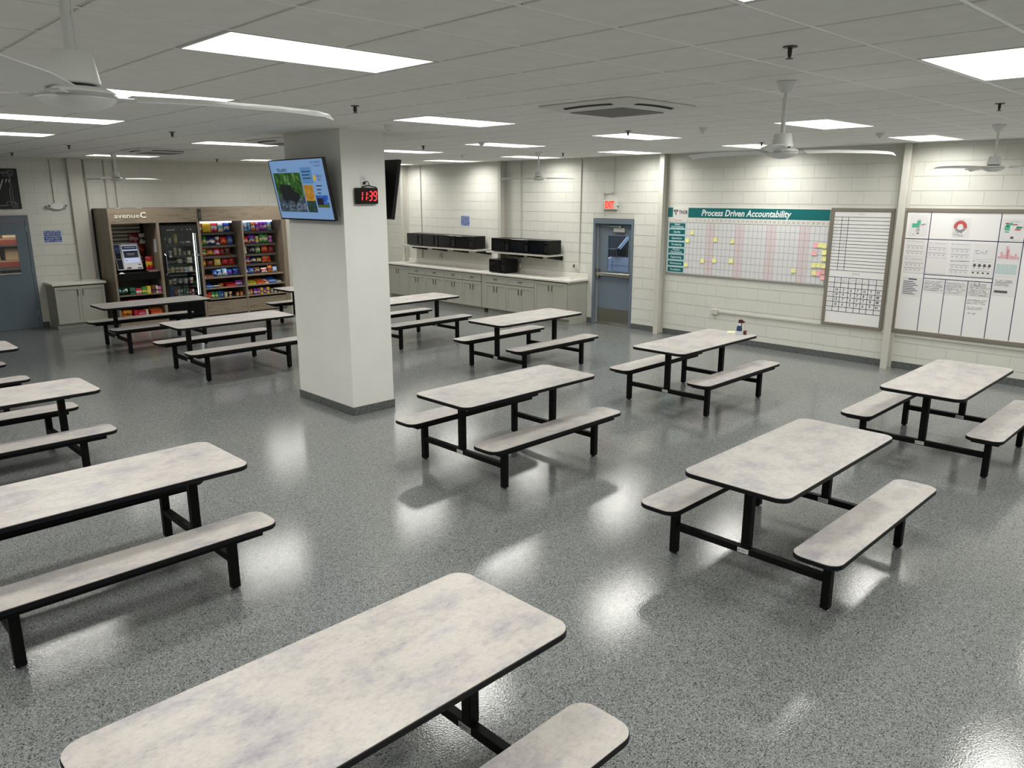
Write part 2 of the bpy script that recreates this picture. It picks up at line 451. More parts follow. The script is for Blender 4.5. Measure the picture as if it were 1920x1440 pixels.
M_LENS, nt_, b_ = newmat('lit_lens')
b_.inputs['Base Color'].default_value = (.8, .8, .8, 1); b_.inputs['Emission Color'].default_value = (*LIGHT_COLOR, 1); b_.inputs['Emission Strength'].default_value = PANEL_GLOW
PL = bpy.data.lights.new('panel_lamp', 'AREA'); PL.shape = 'RECTANGLE'; PL.size = 2 * DX - .06; PL.size_y = DYT - .06; PL.energy = PANEL_WATT; PL.spread = R(PANEL_SPREAD); PL.color = LIGHT_COLOR
LW, LL = 2 * DX - .026, DYT - .026
fr_me = MB().box(-LW / 2, -LL / 2, 0, LW / 2, -LL / 2 + .016, .028).box(-LW / 2, LL / 2 - .016, 0, LW / 2, LL / 2, .028) \
    .box(-LW / 2, -LL / 2 + .016, 0, -LW / 2 + .016, LL / 2 - .016, .028).box(LW / 2 - .016, -LL / 2 + .016, 0, LW / 2, LL / 2 - .016, .028).mesh('light_frame')
le_me = MB().box(-LW / 2 + .0162, -LL / 2 + .0162, .005, LW / 2 - .0162, LL / 2 - .0162, .012).mesh('diffuser')
back_me = MB().box(-LW / 2 + .002, -LL / 2 + .002, .0285, LW / 2 - .002, LL / 2 - .002, .045).mesh('housing')
LLAB = {
 (0, 0): 'large lit ceiling panel nearest in view, between the near fan and the pillar',
 (5, -4): 'lit ceiling panel at the top right corner, above the nearest right table',
 (0, -4): 'lit ceiling panel cut by the top edge, only a corner seen',
 (10, 0): 'lit ceiling panel just right of the rod of the middle ceiling fan',
 (15, 0): 'lit ceiling panel above the tall right whiteboard by the wall',
 (0, 4): 'lit ceiling panel partly hidden behind the near fan motor',
 (5, 4): 'long lit ceiling panel just right of the pillar top',
 (10, 4): 'lit ceiling panel with a sprinkler in front, beyond the four way air cassette',
 (15, 4): 'lit ceiling panel behind the motor of the middle ceiling fan',
 (0, 8): 'lit ceiling panel at the left edge below the near fan, nearer of two',
 (10, 8): 'lit ceiling panel with a smoke detector before it, right of the pillar',
 (15, 8): 'lit ceiling panel above the exit door',
 (0, 12): 'lit ceiling panel at the left edge below the near fan, farther of two',
 (5, 12): 'lit ceiling panel left of the pillar, above the food market',
 (10, 12): 'lit ceiling panel touching the right edge of the pillar',
 (15, 12): 'lit ceiling panel behind the rod of the fan before the exit door',
 (10, 16): 'lit ceiling panel hidden behind the pillar',
 (15, 16): 'lit ceiling panel far off above the black microwaves, right of the pillar',
 (5, 20): 'lit ceiling panel behind the fan by the food market sign',
 (10, 20): 'lit ceiling panel at the upper left edge of the wall screen',
 (15, 20): 'farthest lit ceiling panel, a sliver beside the back of the second screen'}
for i, j in LIGHTS:
    lab = LLAB.get((i, j)) or 'lit ceiling panel outside the frame, %s row, %s column' % (['first', 'second', 'third', 'fourth', 'fifth', 'sixth', 'seventh', 'eighth'][(j + 8) // 4], ['first', 'second', 'third', 'fourth', 'fifth', 'sixth'][(i + 10) // 5])
    if (i == 0 and j == 16): continue
    t = thing('ceiling_light', lab, 'ceiling light', (GX + (i + 1) * DX, GY + (j + .5) * DYT, HC - .0005), group='recessed ceiling panels' if (i, j) in LLAB else 'ceiling panels out of frame')
    link('light_frame', fr_me, M_WHITE, t); link('diffuser', le_me, M_LENS, t); link('housing', back_me, M_WHITE, t)
    lo = bpy.data.objects.new('panel_lamp', PL); COL.objects.link(lo); lo.parent = t; lo.location = (0, 0, .004)

# four way air cassettes
def cassette(x, y, lab):
    t = thing('air_cassette', lab, 'air conditioner', (x, y, HC - .001), group='four way ceiling air cassettes')
    pan = MB()
    o, q = .46, .30
    vs = [(-o, -o, 0), (o, -o, 0), (o, o, 0), (-o, o, 0), (-o, -o, -.012), (o, -o, -.012), (o, o, -.012), (-o, o, -.012), (-q, -q, -.052), (q, -q, -.052), (q, q, -.052), (-q, q, -.052)]
    pan.add(vs, [(0, 1, 5, 4), (1, 2, 6, 5), (2, 3, 7, 6), (3, 0, 4, 7), (4, 5, 9, 8), (5, 6, 10, 9), (6, 7, 11, 10), (7, 4, 8, 11), (3, 2, 1, 0), (8, 9, 10, 11)])
    part('panel', pan, M_WHITE, t, bevel=.004)
    g = MB()
    for k in range(25):
        a = -.27 + .54 * k / 24
        g.box(a - .006, -.27, -.058, a + .006, .27, -.053)
    for k in range(7):
        a = -.27 + .54 * k / 6
        g.box(-.27, a - .004, -.0575, .27, a + .004, -.0535)
    part('grille', g, paint('8b8a85', .5), t)
    part('filter', MB().box(-.272, -.272, -.0528, .272, .272, -.0523), paint('3a3b3b', .8), t)
    sl = MB()
    for k in range(8):
        a0, a1 = -.25 + .5 * k / 8, -.25 + .5 * (k + 1) / 8
        f = lambda a: -.385 - .022 * math.cos(a / .25 * 1.2)
        h = lambda yy: -.012 - (.46 + yy) / .16 * .04 - .0015
        ya, yb = f(a0), f(a1)
        sl.add([(a0, ya, h(ya)), (a1, yb, h(yb)), (a1, yb + .035, h(yb + .035)), (a0, ya + .035, h(ya + .035))], [(0, 1, 2, 3)])
    me = sl.mesh('air_slot')
    for k in range(4): link('air_slot', me, paint('0a0a0b', .7), t, rot=(0, 0, R(90 * k)))
cassette(5.31, 4.22, 'square four way air cassette nearest, left of the middle fan')
cassette(5.02, 13.43, 'square four way air cassette above the food market, left of the pillar')
cassette(5.45, 9.85, 'square four way air cassette half hidden behind the pillar top')

# sprinklers, smoke detectors
def sprinkler(x, y, lab):
    t = thing('sprinkler', lab, 'sprinkler', (x, y, HC - .0005), group='ceiling sprinklers')
    part('escutcheon', MB().lathe([(.032, -.006), (.036, -.004), (.036, 0)], 16), paint('55534e', .4, .6), t)
    part('head', MB().lathe([(.006, -.05), (.009, -.045), (.011, -.028), (.012, -.006)], 10).lathe([(.019, -.058), (.019, -.055)], 12), paint('4d4a45', .4, .7), t)
    m = MB()
    for sx in (-1, 1): m.tube([(sx * .012, 0, -.006), (sx * .018, 0, -.03), (sx * .008, 0, -.055)], .0025, 6)
    part('yoke', m, paint('4d4a45', .4, .7), t)
for x, y, lab in [(3.84, 1.98, 'dark ceiling sprinkler head nearest, above the middle fan'), (3.74, 5.70, 'ceiling sprinkler head before the top of the pillar'),
    (3.71, 9.48, 'ceiling sprinkler head right of the near fan blade, left of the pillar'), (3.58, 13.04, 'ceiling sprinkler head beyond the near fan, second from left edge'),
    (3.48, 16.0, 'ceiling sprinkler head at the far left, above the blue grey door'), (7.46, 9.59, 'ceiling sprinkler head just right of the pillar top'),
    (10.61, 9.62, 'ceiling sprinkler head right of the fan rod before the exit door'), (7.45, 5.75, 'ceiling sprinkler head in front of the panel beyond the air cassette'),
    (7.42, 1.98, 'ceiling sprinkler head above the fan at the right edge'), (10.5, 5.73, 'ceiling sprinkler head left of the middle fan rod, far'),
    (7.13, 16.03, 'ceiling sprinkler head over the food market header')]:
    sprinkler(x, y, lab)
def smoke(x, y, lab):
    t = thing('smoke_detector', lab, 'smoke detector', (x, y, HC - .0005), group='ceiling smoke detectors')
    part('mount', MB().lathe([(.05, -.008), (.052, 0)], 20), M_WHITE, t)
    part('dome', MB().lathe([(.004, -.05), (.022, -.047), (.034, -.038), (.046, -.009)], 20), M_WHITE, t)
    part('sensor', MB().lathe([(.003, -.058), (.008, -.051)], 10), paint('4a4a4a', .5), t)
for x, y, lab in [(7.69, 4.91, 'white smoke detector left of the middle fan rod'), (9.90, 3.87, 'white smoke detector between the two panels over the whiteboards'),
    (4.99, 7.0, 'white smoke detector beside the pillar top'), (7.53, 8.36, 'white smoke detector on the edge of a panel right of the pillar'), (9.81, 11.42, 'white smoke detector far off above the microwaves')]:
    smoke(x, y, lab)

# ------------------------------------------------------------------ ceiling fans
def fan(x, y, ang, lab, first=None):
    if first: return dup(first, (x, y, HC), R(ang), lab)
    t = thing('ceiling_fan', lab, 'ceiling fan', (x, y, HC), R(ang), 'white three blade ceiling fans')
    part('canopy', MB().lathe([(.026, -.072), (.036, -.066), (.062, -.02), (.066, -.002)], 24), M_FAN, t)
    part('down_rod', MB().cyl((0, 0, -.33), (0, 0, -.07), .012, 12).cyl((.018, 0, -.33), (.018, 0, -.10), .003, 6), M_FAN, t)
    mo = part('motor', MB().lathe([(.066, -.408), (.07, -.404), (.056, -.33), (.05, -.322), (.015, -.318)], 24), M_FAN, t)
    part('motor_gap', MB().lathe([(.055, -.416), (.055, -.4085)], 20), paint('3c3d3d', .5), mo)
    ro = part('rotor', MB().lathe([(.02, -.482), (.055, -.476), (.09, -.462), (.104, -.448), (.104, -.428), (.085, -.418), (.05, -.4165)], 28), M_FAN, t)
    part('rotor_rim', MB().lathe([(.1055, -.444), (.107, -.440), (.107, -.437), (.1055, -.433)], 28), paint('b3b6b4', .3), ro)
    for k in range(3):
        a = R(120 * k)
        b = MB()
        sec = [(.15, .05, .0), (.35, .062, .004), (.60, .058, .002), (.74, .05, -.004), (.785, .03, -.012)]
        vs = []; fs = []
        for r, hw, dz in sec:
            tl = .010
            vs += [(r, -hw, -.436 + dz - tl), (r, 0, -.43 + dz + .004), (r, hw, -.436 + dz + tl), (r, hw, -.439 + dz + tl), (r, 0, -.433 + dz + .004), (r, -hw, -.439 + dz - tl)]
        for i in range(len(sec) - 1):
            for q in range(6): fs.append((i * 6 + q, (i + 1) * 6 + q, (i + 1) * 6 + (q + 1) % 6, i * 6 + (q + 1) % 6))
        fs += [(0, 1, 2, 3, 4, 5), tuple((len(sec) - 1) * 6 + q for q in range(5, -1, -1))]
        bl = part('blade', b.add(vs, fs), M_FAN, t, rot=(0, 0, a))
        part('blade_arm', MB().box(.095, -.018, -.441, .17, .018, -.437), M_FAN, bl)
    return t
f1 = fan(4.98, 2.57, 82, 'white ceiling fan in the middle, beside the right whiteboards')
fan(0.72, 2.50, -3.5, 'large white ceiling fan nearest, at the top left', f1)
fan(9.685, 2.56, 33.7, 'white ceiling fan at the right edge above the wide whiteboard', f1)
fan(10.16, 9.79, -12, 'white ceiling fan before the wall left of the exit sign', f1)
fan(4.81, 15.0, -4.2, 'white ceiling fan above the food market sign', f1)

# ------------------------------------------------------------------ lunch tables
TROT = 0.0126
TH, TL, TW = 0.772, 1.829, 0.752
def make_table(label):
    t = thing('lunch_table', label, 'table', (0, 0, 0), TROT, 'lunch tables with attached benches')
    top = link('tabletop', MB().slab(TL, TW, .085, TH - .010, TH).mesh('tabletop'), M_LAM, t)
    part('edge_band', MB().slab(TL + .006, TW + .006, .088, TH - .034, TH - .0022), M_EDGE, top, bevel=.004)
    # legs, beams and posts at both ends
    for sx in (-1, 1):
        x = sx * .637
        part('cross_beam', MB().box(x - .025, -.545, .195, x + .025, .545, .245), M_BLACK, t, bevel=.004)
        part('post', MB().box(x - .03, -.03, .245, x + .03, .03, TH - .0345), M_BLACK, t, bevel=.004)
        pl = part('name_plate', MB().box(x - .0275, -.03, .203, x - .0252, .052, .236), paint('c9cac8', .4), t, label='small white name plate')
        part('plate_print', MB().line(.018, .012, .066, .012, .003, 0).line(.018, .004, .05, .004, .003, 0), paint('4a4d55', .5), pl, loc=(x - .0279, .045, .211), rot=(0, 0, WR))
        part('plate_logo', MB().disc(.006, .008, .006, 0, 10), paint('15161a', .5), pl, loc=(x - .0279, .045, .211), rot=(0, 0, WR))
        part('top_support', MB().box(x - .02, -.28, TH - .06, x + .02, -.031, TH - .0345).box(x - .02, .031, TH - .06, x + .02, .28, TH - .0345), M_BLACK, t)
        for sy in (-1, 1):
            y = sy * .572
            lg = part('leg', MB().box(x - .029, y - .027, .014, x + .029, y + .027, .371), M_BLACK, t, bevel=.004)
            part('glide', MB().lathe([(.026, 0), (.027, .004), (.02, .010), (.012, .0135)], 14, (x, y)), paint('777572', .35, .8), lg)
    for sy in (-1, 1):
        y = sy * .575
        b = link('bench_seat', MB().slab(TL, .305, .085, .435, .445, 6, 0, y).mesh('bench_seat'), M_LAM, t)
        part('edge_band', MB().slab(TL + .006, .311, .088, .411, .4428, 6, 0, y), M_EDGE, b, bevel=.004)
        part('seat_rail', MB().box(-.81, y - .115, .3715, .81, y + .115, .4105), M_BLACK, t, bevel=.003)
    return t
TABLES = [
 (1.366, 2.333, 'large grey table nearest the camera, at the bottom centre'),
 (1.322, 5.292, 'grey bench table at the left edge, nearest of the left ones, cut by the frame'),
 (1.271, 8.306, 'grey bench table at the left edge, second from the front, cut by the frame'),
 (1.220, 11.24, 'grey bench table at the left edge, third from the front, only its end seen'),
 (5.192, 2.388, 'grey bench table front right, nearest of the right hand row'),
 (5.167, 5.353, 'grey bench table in the middle, just right of the pillar base'),
 (8.579, 2.394, 'grey bench table at the right edge beside the wide whiteboard'),
 (8.504, 5.344, 'grey bench table with the spray bottle standing on it'),
 (8.374, 8.297, 'grey bench table in front of the exit door and the end of the counter'),
 (8.335, 11.25, 'grey bench table before the grey cabinets, left end behind the pillar'),
 (8.262, 14.13, 'grey bench table far off, mostly hidden behind the pillar'),
 (4.994, 11.301, 'grey bench table left of the pillar, nearer of the two by the food market'),
 (4.882, 14.126, 'grey bench table right before the food market, by the drinks cooler')]
T0 = make_table(TABLES[0][2]); T0.location = (TABLES[0][0], TABLES[0][1], 0)
for x, y, lab in TABLES[1:]: dup(T0, (x, y, 0), TROT, lab)

# spray bottle and small things on the table by the whiteboards
zt = TH + .0005
t = thing('spray_bottle', 'small spray bottle with blue label and dark red trigger head on a table', 'bottle', (9.275, 5.19, zt), R(-60))
part('bottle_body', MB().lathe([(.034, 0), (.036, .01), (.036, .07), (.03, .11), (.016, .14), (.014, .155)], 18), paint('c9d0dc', .3), t)
part('label', MB().lathe([(.0366, .05), (.0366, .07), (.0305, .1105), (.0255, .122)], 18), paint('27345c', .4), t, label='dark blue label')
part('trigger_head', MB().box(-.018, -.014, .155, .055, .014, .185).box(.02, -.006, .11, .03, .006, .155).cyl((.055, 0, .172), (.07, 0, .172), .008, 8).box(-.014, -.012, .185, .04, .012, .20), paint('4a1418', .4), t, label='dark red trigger head', bevel=.003)
t = thing('small_carton', 'small dark red carton beside the spray bottle', 'box', (9.335, 5.135, zt), R(20))
part('carton_body', MB().box(-.03, -.02, 0, .03, .02, .05), paint('5a2420', .5), t, bevel=.002)
part('carton_label', MB().quad(-.022, .012, .022, .04, -.0206), paint('c8c3bd', .5), t)
tag(part('note_paper', MB().box(-.07, -.05, 0, .07, .05, .002), paint('efe6ae', .6), loc=(9.37, 5.36, zt), rot=(0, 0, R(25))), 'pale yellow sheet lying beside the spray bottle', 'paper')

# ------------------------------------------------------------------ on the pillar: screens, clock, outlet
M_TVB = paint('0b0c10', 0.25)
def screen(name, lab, x, rz, on):
    # centre of the pillar face; the top leans out
    tilt = math.atan2(.13, .70)
    t = thing(name, lab, 'television', (x, 8.385, 2.652), rz, rx=tilt)
    w2, h2 = .622, .352
    part('housing', MB().box(-w2, .012, -h2, w2, .032, h2).box(-.40, .0325, -.24, .40, .052, .22), M_TVB, t, bevel=.004)
    bz = MB().box(-w2, -.012, h2 - .010, w2, .0115, h2).box(-w2, -.012, -h2, w2, .0115, -h2 + .016).box(-w2, -.012, -h2 + .016, -w2 + .010, .0115, h2 - .010).box(w2 - .010, -.012, -h2 + .016, w2, .0115, h2 - .010)
    part('bezel', bz, M_TVB, t)
    m = MB().box(-.2, .0525, -.15, .2, .07, .15)
    m.box(-.03, .0705, -.1, .03, .15, .1) if True else None
    br = part('wall_bracket', m, M_BLACK, t)
    part('bracket_plate', MB().box(-.22, 0, -.16, .22, .012, .16), M_BLACK, br, loc=(0, .158, .0), rot=(-tilt, 0, 0))
    x0, x1, z0, z1 = -w2 + .0102, w2 - .0102, -h2 + .0162, h2 - .0102
    if not on:
        part('screen', MB().box(x0, -.008, z0, x1, .011, z1), paint('050608', .15), t); return t
    part('screen', MB().box(x0, -.008, z0, x1, .011, z1), glow('86aee0', 0.62), t, label='lit pale blue screen')
    W, H = x1 - x0, z1 - z0
    X = lambda u: x0 + u * W
    Z = lambda v: z1 - v * H
    y = -.0088
    # big picture: leaves above, road below, dark van
    part('leafy_picture', MB().quad(X(.03), Z(.62), X(.55), Z(.21), y), picture('screen_leaves', [(.30, '0c1a10'), (.45, '1f4a1c'), (.58, '3f7a2a'), (.72, '8fae84')], (9, 1, 4), 6, .55), t)
    part('road_picture', MB().quad(X(.03), Z(.885), X(.55), Z(.62), y), picture('screen_road', [(.3, '2a3a48'), (.55, '46586a'), (.75, '8494a4')], (5, 1, 6), 4, .55), t)
    v = MB().add([(X(.12), y - .0006, Z(.40)), (X(.12), y - .0006, Z(.68)), (X(.40), y - .0006, Z(.70)), (X(.47), y - .0006, Z(.64)), (X(.44), y - .0006, Z(.56)), (X(.36), y - .0006, Z(.53)), (X(.33), y - .0006, Z(.42))], [(0, 1, 2, 3, 4, 5, 6)])
    v.disc(X(.19), Z(.69), .03, y - .0007).disc(X(.36), Z(.71), .03, y - .0007)
    part('van_picture', v, glow('0d1220', .5), t)
    d = MB()
    for q in range(7): d.line(X(.08 + .07 * q), Z(.78 + .03 * (q % 3)), X(.11 + .07 * q), Z(.74 + .04 * (q % 2)), .008, y - .0007)
    part('road_marks', d, glow('b9c6d6', .5), t)
    part('info_panel', MB().quad(X(.565), Z(.40), X(.765), Z(.13), y), glow('5f97cc', .6), t)
    part('sunset_picture', MB().quad(X(.565), Z(.69), X(.735), Z(.42), y), picture('screen_sunset', [(.3, 'b07a1e'), (.55, 'c9902c'), (.72, 'd9c46a')], (2, 1, 5), 3, .6), t)
    part('hills_picture', MB().quad(X(.565), Z(.885), X(.735), Z(.69), y), picture('screen_hills', [(.3, '0e2c22'), (.5, '1d4a30'), (.7, '3a4a80')], (3, 1, 4), 3, .55), t)
    part('coach_picture', MB().quad(X(.755), Z(.74), X(.965), Z(.595), y), picture('screen_sky', [(.3, '1f4fb8'), (.6, '3f7fd8'), (.75, 'b8d0f0')], (2, 1, 2), 2, .55), t)
    part('field_picture', MB().quad(X(.755), Z(.80), X(.965), Z(.74), y), glow('5a7030', .5), t)
    part('coach', MB().quad(X(.76), Z(.755), X(.87), Z(.645), y - .0006), glow('141a34', .5), t)
    part('title_text', MB().text('TELLARO', .05, X(.22), Z(.165), y - .0006, bold=.001, sx=1.15), glow('101a34', .3), t)
    tx = MB()
    tx.text('Mon. 8/28/2023', .034, X(.87), Z(.055), y - .0006).text('11:40 AM', .036, X(.88), Z(.115), y - .0006)
    tx.text('Elkhart', .042, X(.885), Z(.28), y - .0006).text('82\u00b0F', .042, X(.885), Z(.34), y - .0006)
    for q in range(3): tx.line(X(.80), Z(.44 + .06 * q), X(.90 - .02 * q), Z(.44 + .06 * q), .012, y - .0006)
    for q in range(3): tx.line(X(.59), Z(.20 + .055 * q), X(.74 - .02 * (q % 2)), Z(.20 + .055 * q), .010, y - .0006)
    part('screen_text', tx, glow('1f3054', .4), t)
    part('sun_icon', MB().disc(X(.80), Z(.31), .032, y - .0006), glow('d8b43a', .7), t)
    return t
screen('wall_screen', 'lit flat screen tilted out from the left face of the pillar', PX0 - .165, WR, True)
screen('wall_screen', 'dark flat screen seen from behind its edge on the far face of the pillar', PX1 + .165, R(90), False)

t = thing('digital_clock', 'black digital clock with red 11:39 on the pillar', 'clock', (5.17, PY0, 2.585))
part('case', MB().box(-.152, -.05, -.093, .152, -.012, .088), M_APPLSIDE, t, bevel=.006)
part('mount', MB().box(-.08, -.0115, -.05, .08, -.0005, .05), M_APPLSIDE, t)
part('face', MB().quad(-.145, -.086, .145, .08, -.0506), paint('120507', .2), t)
SEG = {'1': 'bc', '3': 'abgcd', '9': 'abcdfg'}
def digit(mb, ch, x, z, w, h, th, y):
    sl = .12
    def bar(xa, za, xb, zb):
        mb.line(x + xa + sl * za, z + za, x + xb + sl * zb, z + zb, th, y)
    g = th * .45
    for s in SEG[ch]:
        if s == 'a': bar(-w / 2 + g, h / 2, w / 2 - g, h / 2)
        if s == 'g': bar(-w / 2 + g, 0, w / 2 - g, 0)
        if s == 'd': bar(-w / 2 + g, -h / 2, w / 2 - g, -h / 2)
        if s == 'b': bar(w / 2, g, w / 2, h / 2 - g)
        if s == 'c': bar(w / 2, -h / 2 + g, w / 2, -g)
        if s == 'f': bar(-w / 2, g, -w / 2, h / 2 - g)
for ch, x in (('1', -.085), ('1', -.028), ('3', .045), ('9', .107)):
    dg = MB(); digit(dg, ch, x, -.004, .040, .098, .0115, -.0512)
    part('digit', dg, glow('ff3038', 2.6), t, label='glowing red digit')
part('colon', MB().quad(.008, .012, .016, .022, -.0512).quad(.005, -.028, .013, -.018, -.0512), glow('ff3038', 2.6), t)
part('power_cord', MB().tube([(-.06, -.03, .094), (.02, -.04, .115), (.08, -.05, .1), (.14, -.03, .094)], .006).tube([(.0, -.012, .16), (.03, -.03, .158), (.045, -.03, .13), (.04, -.035, .105)], .0045), M_APPLSIDE, t)
t = thing('wall_outlet', 'white wall outlet above the red digital clock', 'outlet', (5.158, PY0, 2.752))
part('cover_plate', MB().box(-.038, -.006, -.06, .038, -.0005, .06), M_WHITE, t, bevel=.002)
part('socket', MB().box(-.016, -.0085, .008, .016, -.0062, .042).box(-.016, -.0085, -.042, .016, -.0062, -.008), paint('c9c8c2', .4), t)
part('plug', MB().box(-.014, -.03, -.04, .014, -.0088, -.014), M_APPLSIDE, t, bevel=.003)

# ------------------------------------------------------------------ exit door in the door wall, car outside
yc = 9.76
d1 = bpy.data.objects.new('door_1', None); COL.objects.link(d1); d1.location = (XW, yc, 0); d1.rotation_euler = (0, 0, WR); d1['kind'] = 'structure'
J = .505
part('door_frame', MB().box(-J, -.012, 0, -J + .052, .14, DZ - .005).box(J - .052, -.012, 0, J, .14, DZ - .005).box(-J + .052, -.012, DZ - .105, J - .052, .14, DZ - .005), M_DOOR, d1, bevel=.003)
part('threshold', MB().box(-J + .0525, -.01, 0, J - .0525, .14, .018), M_STEEL, d1)
lw, lh = J - .056, DZ - .11
gx0, gx1, gz0, gz1 = -.205, .355, 1.08, 1.81
ld = MB().box(-lw, .085, .02, gx0, .13, lh).box(gx1, .085, .02, lw, .13, lh).box(gx0, .085, .02, gx1, .13, gz0).box(gx0, .085, gz1, gx1, .13, lh)
leaf = part('door_leaf', ld, M_DOOR, d1)
part('glazing_bead', MB().box(gx0, .078, gz0, gx0 + .02, .0845, gz1).box(gx1 - .02, .078, gz0, gx1, .0845, gz1).box(gx0 + .02, .078, gz0, gx1 - .02, .0845, gz0 + .02).box(gx0 + .02, .078, gz1 - .02, gx1 - .02, .0845, gz1), M_DOOR, leaf)
part('pane', MB().box(gx0 + .001, .105, gz0 + .001, gx1 - .001, .109, gz1 - .001), M_GLASS, leaf)
part('kick_plate', MB().box(-lw + .03, .081, .04, lw - .03, .0848, .325), paint('a7a49b', .28, 1.0), leaf)
part('weather_strip', MB().box(-lw - .003, .06, .02, -lw + .022, .0845, lh), paint('c9c8c3', .35, .6), leaf)
part('door_sweep', MB().box(-lw, .07, .021, lw, .0845, .045), M_STEEL, leaf)
pb = part('push_bar', MB().box(-lw + .02, .02, .985, .12, .055, 1.05).box(.121, .015, .98, lw - .03, .055, 1.055), paint('b4b1a6', .3, .9), d1, bevel=.006)
part('bar_mount', MB().box(-lw + .01, .03, .93, -lw + .075, .0845, 1.12).box(lw - .07, .0555, .99, lw - .035, .0845, 1.045), paint('8f8c83', .35, .9), pb, bevel=.003)
cl = part('door_closer', MB().box(-.02, .035, 1.865, .25, .0845, 1.945), paint('b9b8b2', .4, .3), d1, bevel=.004)
part('closer_arm', MB().box(-.10, .02, 1.965, .16, .03, 1.98).cyl((.15, .03, 1.94), (.15, .03, 1.99), .02, 12).box(-.20, .045, 1.978, -.09, .075, 1.99), paint('a9a8a2', .4, .5), cl)

# car beyond the exit door
struct('wall_outside', MB().box(19, 2, -.02, 19.3, 26, 6), mottled('dark_brick_far', '2b2d30', .2, 3, .9))
t = thing('parked_car', 'pale blue white car parked outside behind the exit door glass', 'car', (13.95, 10.2, 0), R(0))
prof = [(-2.2, .45), (2.1, .45), (2.2, .75), (2.1, 1.02), (1.15, 1.17), (.98, 1.20), (.36, 1.86), (.1, 1.93), (-1.7, 1.92), (-2.05, 1.6), (-2.25, 1.0)]
M_CAR = paint('b9c2d6', .25, 0, .5, 1.0)
part('body', MB().prism(prof, 'x', .012, 1.75), M_CAR, t, bevel=.02)
M_CARG = paint('0a1018', .08, 0, .6)
wn = MB()
wn.add([(.009, -.55, 1.225), (.009, .86, 1.225), (.009, .80, 1.25), (.009, .36, 1.72), (.009, .24, 1.80), (.009, -.55, 1.83)], [(0, 1, 2, 3, 4, 5)])
wn.add([(.009, -1.75, 1.225), (.009, -.63, 1.225), (.009, -.63, 1.83), (.009, -1.55, 1.82)], [(0, 1, 2, 3)])
part('side_window', wn, M_CARG, t)
part('windshield', MB().add([(.1, 1.08, 1.215), (1.65, 1.08, 1.215), (1.55, .46, 1.80), (.2, .46, 1.80)], [(0, 1, 2, 3)]).add([(.0085, 1.02, 1.215), (.0085, 1.3, 1.18), (.0085, 1.3, 1.9), (.0085, .42, 1.9)], [(0, 1, 2, 3)]) if False else MB().add([(.1, 1.03, 1.19), (1.65, 1.03, 1.19), (1.55, .41, 1.85), (.2, .41, 1.85)], [(0, 1, 2, 3)]), M_CARG, t)
part('door_seam', MB().box(.004, -.6, .5, .011, -.585, 1.2).box(.004, .9, .55, .011, .915, 1.15).box(.004, -2.1, 1.03, .011, 2.0, 1.04), paint('8f98ac', .3), t)
part('side_mirror', MB().box(-.19, .66, 1.235, -.02, .90, 1.42).box(-.03, .72, 1.22, .008, .84, 1.30), paint('0d1016', .3), t, bevel=.03)
part('mirror_glass', MB().box(-.17, .652, 1.26, -.04, .658, 1.40), paint('9fc4f0', .05, 1.0), t)
for sy in (-1.45, 1.4):
    for xx in (.03, 1.52):
        wh = part('wheel', MB().cyl((xx, sy, .36), (xx + .22, sy, .36), .36, 24), paint('0c0c0d', .6), t)
        part('hub', MB().cyl((xx - .008, sy, .36), (xx + .002, sy, .36), .21, 20), M_STEEL, wh)

# exit sign with its conduit
t = thing('exit_sign', 'lit red EXIT sign above the grey door', 'sign', (XW, 9.815, 2.39), WR)
part('sign_box', MB().box(-.165, -.06, -.09, .165, -.0005, .095), paint('d6d2c6', .4), t, bevel=.012)
part('sign_face', MB().quad(-.125, -.075, .105, .08, -.0606), glow('ffb0a0', .75), t)
part('exit_letters', MB().text('EXIT', .185, -.01, 0, -.0612, bold=.006, sx=.58), glow('ff3322', 1.3), t, label='red EXIT lettering')
part('lamp_head', MB().cyl((-.2, -.03, 0), (-.168, -.03, 0), .018, 10, .035), paint('d6d2c6', .4), t)
part('lamp_head', MB().cyl((.168, -.03, 0), (.2, -.03, 0), .035, 10, .018), paint('b9cfc4', .4), t)
def conduit(lab, pts, r=.011, box=None, name='wall_conduit'):
    t = thing(name, lab, 'conduit', (XW, 0, 0))
    part('pipe', MB().tube([(-.014, a, b) for a, b in pts], r, 8), paint('bdbab0', .45), t)
    for k, (a, b) in enumerate(pts[1:-1]): part('elbow_box', MB().box(-.03, a - .02, b - .02, -.001, a + .02, b + .02), paint('b5b2a8', .45), t)
    return t
conduit('thin conduit stepping down from the ceiling to the exit sign', [(9.75, HC - .02), (9.75, 2.62), (9.985, 2.60), (9.985, 2.16)], .008)
conduit('thin conduit running down to the outlet left of the exit door', [(10.60, HC - .02), (10.62, 1.20)])
conduit('thin conduit behind the right group of black microwaves', [(12.33, HC - .02), (12.33, 1.10)])
conduit('wall control joint built as a pipe above the left end of the black microwaves', [(15.91, HC - .02), (15.91, 1.02)], .013)  # dark joint line in the wall, modelled as a thin pipe
def outlet(y, z, lab, dark=False):
    t = thing('wall_outlet', lab, 'outlet', (XW, y, z), WR)
    part('outlet_box', MB().box(-.045, -.05, -.06, .045, -.0005, .06), paint('cfccc2', .45), t, bevel=.003)
    part('socket', MB().box(-.02, -.054, -.04, .02, -.0505, .04), paint('35363a' if dark else 'c5c2b8', .4), t)
outlet(10.66, 1.135, 'surface outlet box on the wall left of the exit door'); outlet(15.17, 1.11, 'surface outlet box below the left microwave shelf'); outlet(12.345, 1.05, 'surface outlet box behind the microwave on the counter')
t = thing('outlet_device', 'dark plug in device beside the outlet left of the exit door', 'outlet', (XW, 10.745, 1.14), WR)
part('device_body', MB().box(-.03, -.03, -.045, .03, -.0005, .045), paint('c9c6bc', .4), t, bevel=.003)
